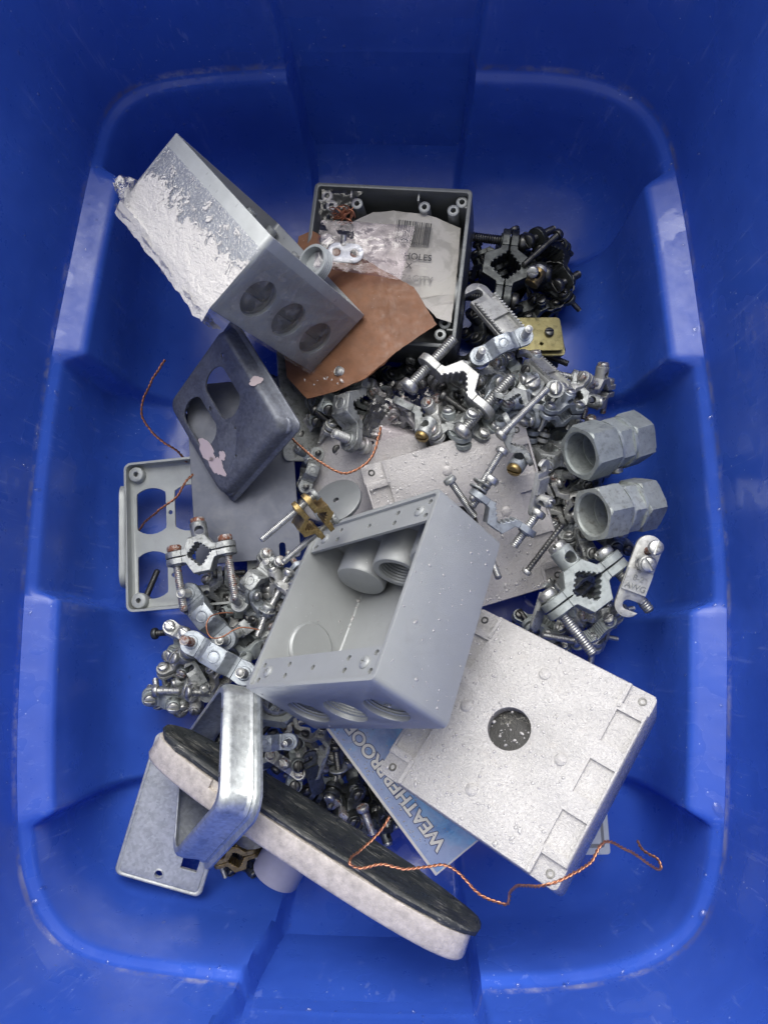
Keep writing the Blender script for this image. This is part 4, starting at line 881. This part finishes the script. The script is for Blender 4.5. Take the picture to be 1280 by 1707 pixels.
# brass strap plate and terminal block
bp = thing('brass_plate', 'square tarnished brass plate with dark screw at the right of the pile', 'brass plate', Matrix.Translation(P(898,556,6.6)) @ RZ(3) @ RY(8) @ RX(-6)); part('plate', solid('brass_plate', MB().prism(rrect(3.5,2.7,.3,4), -.14, 0), [MB().cyl(.12,-1,1,12,T(.1,-.8,0))], .03, 1), M['brass_plate'], bp); part('under_plate', solid('under_plate', MB().prism(rrect(3.4,2.7,.3,4), -.6, -.42), [], .03, 1), M['brass_plate'], bp, T(.25,-.2,0)); part('screw_head', HEAD, M['steel_dark'], bp, T(.75,.05,0) @ Matrix.Scale(.8,4))
tb = thing('terminal_block', 'square zinc nut block with slotted screw beside the toothed strap', 'nut block', Matrix.Translation(P(886,640,9.2)) @ RZ(-28) @ RX(-14)); part('block', solid('nut_block', MB().box((-.8,-.75,-1.0),(.8,.75,0)), [], .05, 2), M['zinc'], tb); part('screw_head', HEAD, M['steel'], tb, T(0,0,-.02) @ RZ(60) @ Matrix.Scale(1.3,4)); part('side_plate', solid('side_plate', MB().box((.82,-.6,-.9),(1.9,.55,-.35)), [], .05, 2), M['zinc'], tb)

# ================================================================ twisted copper wires
def spline(pts, n=14):
    out = []; m = len(pts)
    for i in range(m-1):
        p0 = pts[max(i-1,0)]; p1 = pts[i]; p2 = pts[i+1]; p3 = pts[min(i+2,m-1)]
        for k in range(n):
            u = k/n; out.append(0.5*((2*p1)+(p2-p0)*u+(2*p0-5*p1+4*p2-p3)*u*u+(3*p1-p0-3*p2+p3)*u**3))
    out.append(pts[-1]); return out
def wire(label, pts, mt='copper', r=.05, pitch=.62, twist=True):
    W = [P(*p) for p in pts]; c_ = W[0].copy(); sp_ = spline([q-c_ for q in W], 22)
    L = [0]
    for i in range(1,len(sp_)): L.append(L[-1]+(sp_[i]-sp_[i-1]).length)
    t = thing('twisted_wire', label, 'copper wire', T(*c_), 'twisted copper wires')
    nstep = max(20, int(L[-1]/.07)); j = 0; cen = []
    for k in range(nstep+1):
        s_ = L[-1]*k/nstep
        while j < len(L)-2 and L[j+1] < s_: j += 1
        cen.append(sp_[j].lerp(sp_[j+1], (s_-L[j])/max(1e-6,L[j+1]-L[j])))
    for h in ((0,1) if twist else (0,)):
        pl = []
        for k, q in enumerate(cen):
            tn = (cen[min(k+1,nstep)]-cen[max(k-1,0)]).normalized(); a_ = tn.cross(Vector((.2,.1,1))).normalized(); b_ = a_.cross(tn)
            ph = 2*pi*(L[-1]*k/nstep)/pitch + h*pi; pl.append(q+Vector((fbm(k*.05,0,len(label)),fbm(k*.05,5,len(label)),0))*.07+((a_*cos(ph)+b_*sin(ph))*r*.95 if twist else Vector()))
        part('strand', MB().tube(pl, r, 7).mesh('strand',60), M[mt], t)
    return t
wire('long bright twisted copper wire crossing the oval cover and whitish box corner', [(650,1362,11.6),(625,1396,12.2),(598,1420,13.2),(582,1438,14.4),(600,1447,14.2),(640,1442,14.0),(680,1450,13.8),(735,1442,13.4),(765,1456,13.2),(800,1492,13.4),(842,1508,14.2),(850,1490,15.0),(862,1478,16.2),(900,1478,18.3),(938,1466,18.6),(985,1438,17.4),(1008,1404,16.2),(1050,1420,14.8),(1098,1450,13.2),(1096,1434,12.4),(1072,1418,11.4),(1062,1402,10.6)])
wire('dark twisted copper wire curling up the left wall', [(275,600,9.5),(250,640,8.8),(236,680,8),(242,705,7.4),(266,732,6.6),(296,752,5.6),(312,770,4.6)], 'copper_dark')
wire('dark twisted copper wire crossing the cover plate opening', [(322,790,6.2),(310,804,6.4),(292,830,6.4),(262,854,6.0),(244,868,5.0),(232,884,3.8)], 'copper_dark')
wire('copper wire looping below the upright jaw onto the grey cover', [(484,728,8.6),(496,740,9),(530,768,9.6),(570,788,9.8),(604,778,9.8),(624,752,10),(634,712,10.2)], 'copper')
wire('single dark copper wire loop over the blue-tinged jaw bars', [(432,1050,8.2),(400,1046,8.6),(372,1062,9),(352,1062,9),(344,1044,9),(350,1028,8.8),(368,1022,8.4),(388,1022,8)], 'copper_dark', .05, twist=False)

# ================================================================ the rest of the pile: clamps deeper down
random.seed(21)
protos = {}
def filler(label, group, px, py, z, mt, st_):
    key = (mt, st_)
    Rm = Euler((random.uniform(-1.2,1.2), random.uniform(-.9,.9), random.uniform(0,6.28))).to_matrix().to_4x4()
    k = random.uniform(.7,1.0); Mx = Matrix.Translation(P(px,py,z)) @ Rm @ Matrix.Scale(k,4)
    if key not in protos:
        t = thing('ground_clamp', label, 'ground clamp', Mx, group)
        part('jaw', JAW, M[mt], t, T(0,0,-.1)); part('jaw', JAW2, M[mt], t, T(0,0,.1) @ RX(180))
        for s_ in (-1,1): add_screw(t, T(s_*1.55,0,.5), 2.4, M[st_])
        b_ = part('wire_barrel', BARREL, M[mt], t, T(.1,0,.95)); part('set_screw', HEAD, M[st_], b_, T(0,0,.86))
        protos[key] = t; return t
    src = protos[key]; t = src.copy(); COL.objects.link(t); Mx.translation *= S; t.matrix_world = Mx; t['label'] = label; t['group'] = group
    for ch in src.children:
        c_ = ch.copy(); COL.objects.link(c_); c_.parent = t
        for g2 in ch.children:
            d_ = g2.copy(); COL.objects.link(d_); d_.parent = c_
    return t
ZONES = [
 ('oily, shade-tinted ground clamp deep in the far right corner, against the far wall','clamps in the far corner',(805,415,935,480,2.2),5,'zinc_dark','steel_dark'),  # far corner: metal coloured dark for oil and for shadow
 ('oily, shade-tinted ground clamp under the dark standing clamp','clamps in the far corner',(800,480,930,560,2.4),5,'zinc_dark','steel_dark'),
 ('oily, shade-tinted ground clamp low down below the brass plate','clamps in the far corner',(800,540,930,610,2.8),5,'zinc_dark','steel_dark'),
 ('ground clamp deep in shadow under the cardboard','clamps under the bag',(500,640,760,735,3.6),6,'zinc','steel_dark'),
 ('ground clamp packed around the crumpled clear bag','clamps under the bag',(520,655,760,720,6.4),10,'zinc','steel'),
 ('ground clamp packed under the blue-tinged jaw bar and slotted screws','clamps under the bag',(740,615,920,690,6.8),11,'zinc','steel'),
 ('small zinc ground clamp in the light heap right of the arched jaw','clamps under the bag',(800,640,960,690,8.2),7,'zinc_blue','steel'),
 ('ground clamp in the slot between blank plate and grey cover','clamps beside the blank plate',(496,640,560,860,4.6),10,'zinc','steel'),
 ('ground clamp squeezed behind the upper coupling','clamps beside the couplings',(890,650,1000,730,5.0),6,'zinc','steel'),
 ('ground clamp between the lower coupling and the pinkish box','clamps beside the couplings',(925,780,985,1000,5.8),9,'zinc','steel'),
 ('shadowed ground clamp on the floor under the two couplings','clamps beside the couplings',(940,730,1040,900,3.4),9,'zinc','steel_dark'),
 ('ground clamp at the right foot of the pile beside the hooked lug','clamps beside the couplings',(960,1000,1012,1062,4.4),5,'zinc','steel'),
 ('ground clamp at the left foot of the pile near the slotted screws','clamps left of the open box',(285,1050,330,1180,4.0),6,'zinc','steel'),
 ('ground clamp lying on the pinkish box top edge','clamps under the bag',(680,690,860,725,8.6),6,'zinc','steel'),
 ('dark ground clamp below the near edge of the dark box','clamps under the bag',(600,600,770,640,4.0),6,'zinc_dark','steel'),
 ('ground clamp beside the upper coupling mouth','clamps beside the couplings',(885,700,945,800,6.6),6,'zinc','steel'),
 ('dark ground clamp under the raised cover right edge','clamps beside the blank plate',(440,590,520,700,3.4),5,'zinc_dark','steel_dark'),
 ('ground clamp under the large closed clamp','clamps beside the couplings',(880,990,1010,1070,5.4),9,'zinc','steel'),
 ('ground clamp low under the clamp with rusty screws','clamps left of the open box',(330,950,470,1040,4.6),10,'zinc','steel_dark'),
 ('ground clamp low beneath the blue-tinged jaw bars','clamps left of the open box',(295,1075,450,1190,4.8),11,'zinc','steel'),
 ('ground clamp against the open box left edge','clamps left of the open box',(410,950,480,1100,6.0),9,'zinc','steel'),
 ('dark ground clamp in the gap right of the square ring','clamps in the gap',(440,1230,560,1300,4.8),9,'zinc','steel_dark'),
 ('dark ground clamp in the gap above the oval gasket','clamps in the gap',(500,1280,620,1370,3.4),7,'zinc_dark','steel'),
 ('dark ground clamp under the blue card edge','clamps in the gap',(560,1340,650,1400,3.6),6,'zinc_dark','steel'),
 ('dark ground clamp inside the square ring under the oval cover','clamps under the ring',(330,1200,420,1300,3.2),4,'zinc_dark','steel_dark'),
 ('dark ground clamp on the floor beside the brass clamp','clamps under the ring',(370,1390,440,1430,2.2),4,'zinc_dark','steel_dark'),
]
for lab, grp, (x0,y0,x1,y1,z), n, mt, st_ in ZONES:
    for k in range(n):
        horiz = (x1-x0) > (y1-y0); u = (k+random.random())/n
        px = x0+(x1-x0)*u if horiz else random.uniform(x0,x1); py = random.uniform(y0,y1) if horiz else y0+(y1-y0)*u
        filler(lab, grp, px, py, z+random.uniform(-1.0,.8), mt if mt == 'zinc_dark' else random.choice([mt,mt,'zinc_blue','zinc_pale','coup']), random.choice([st_,st_,'steel_dark']+(['steel_rust'] if mt != 'zinc_dark' else [])))
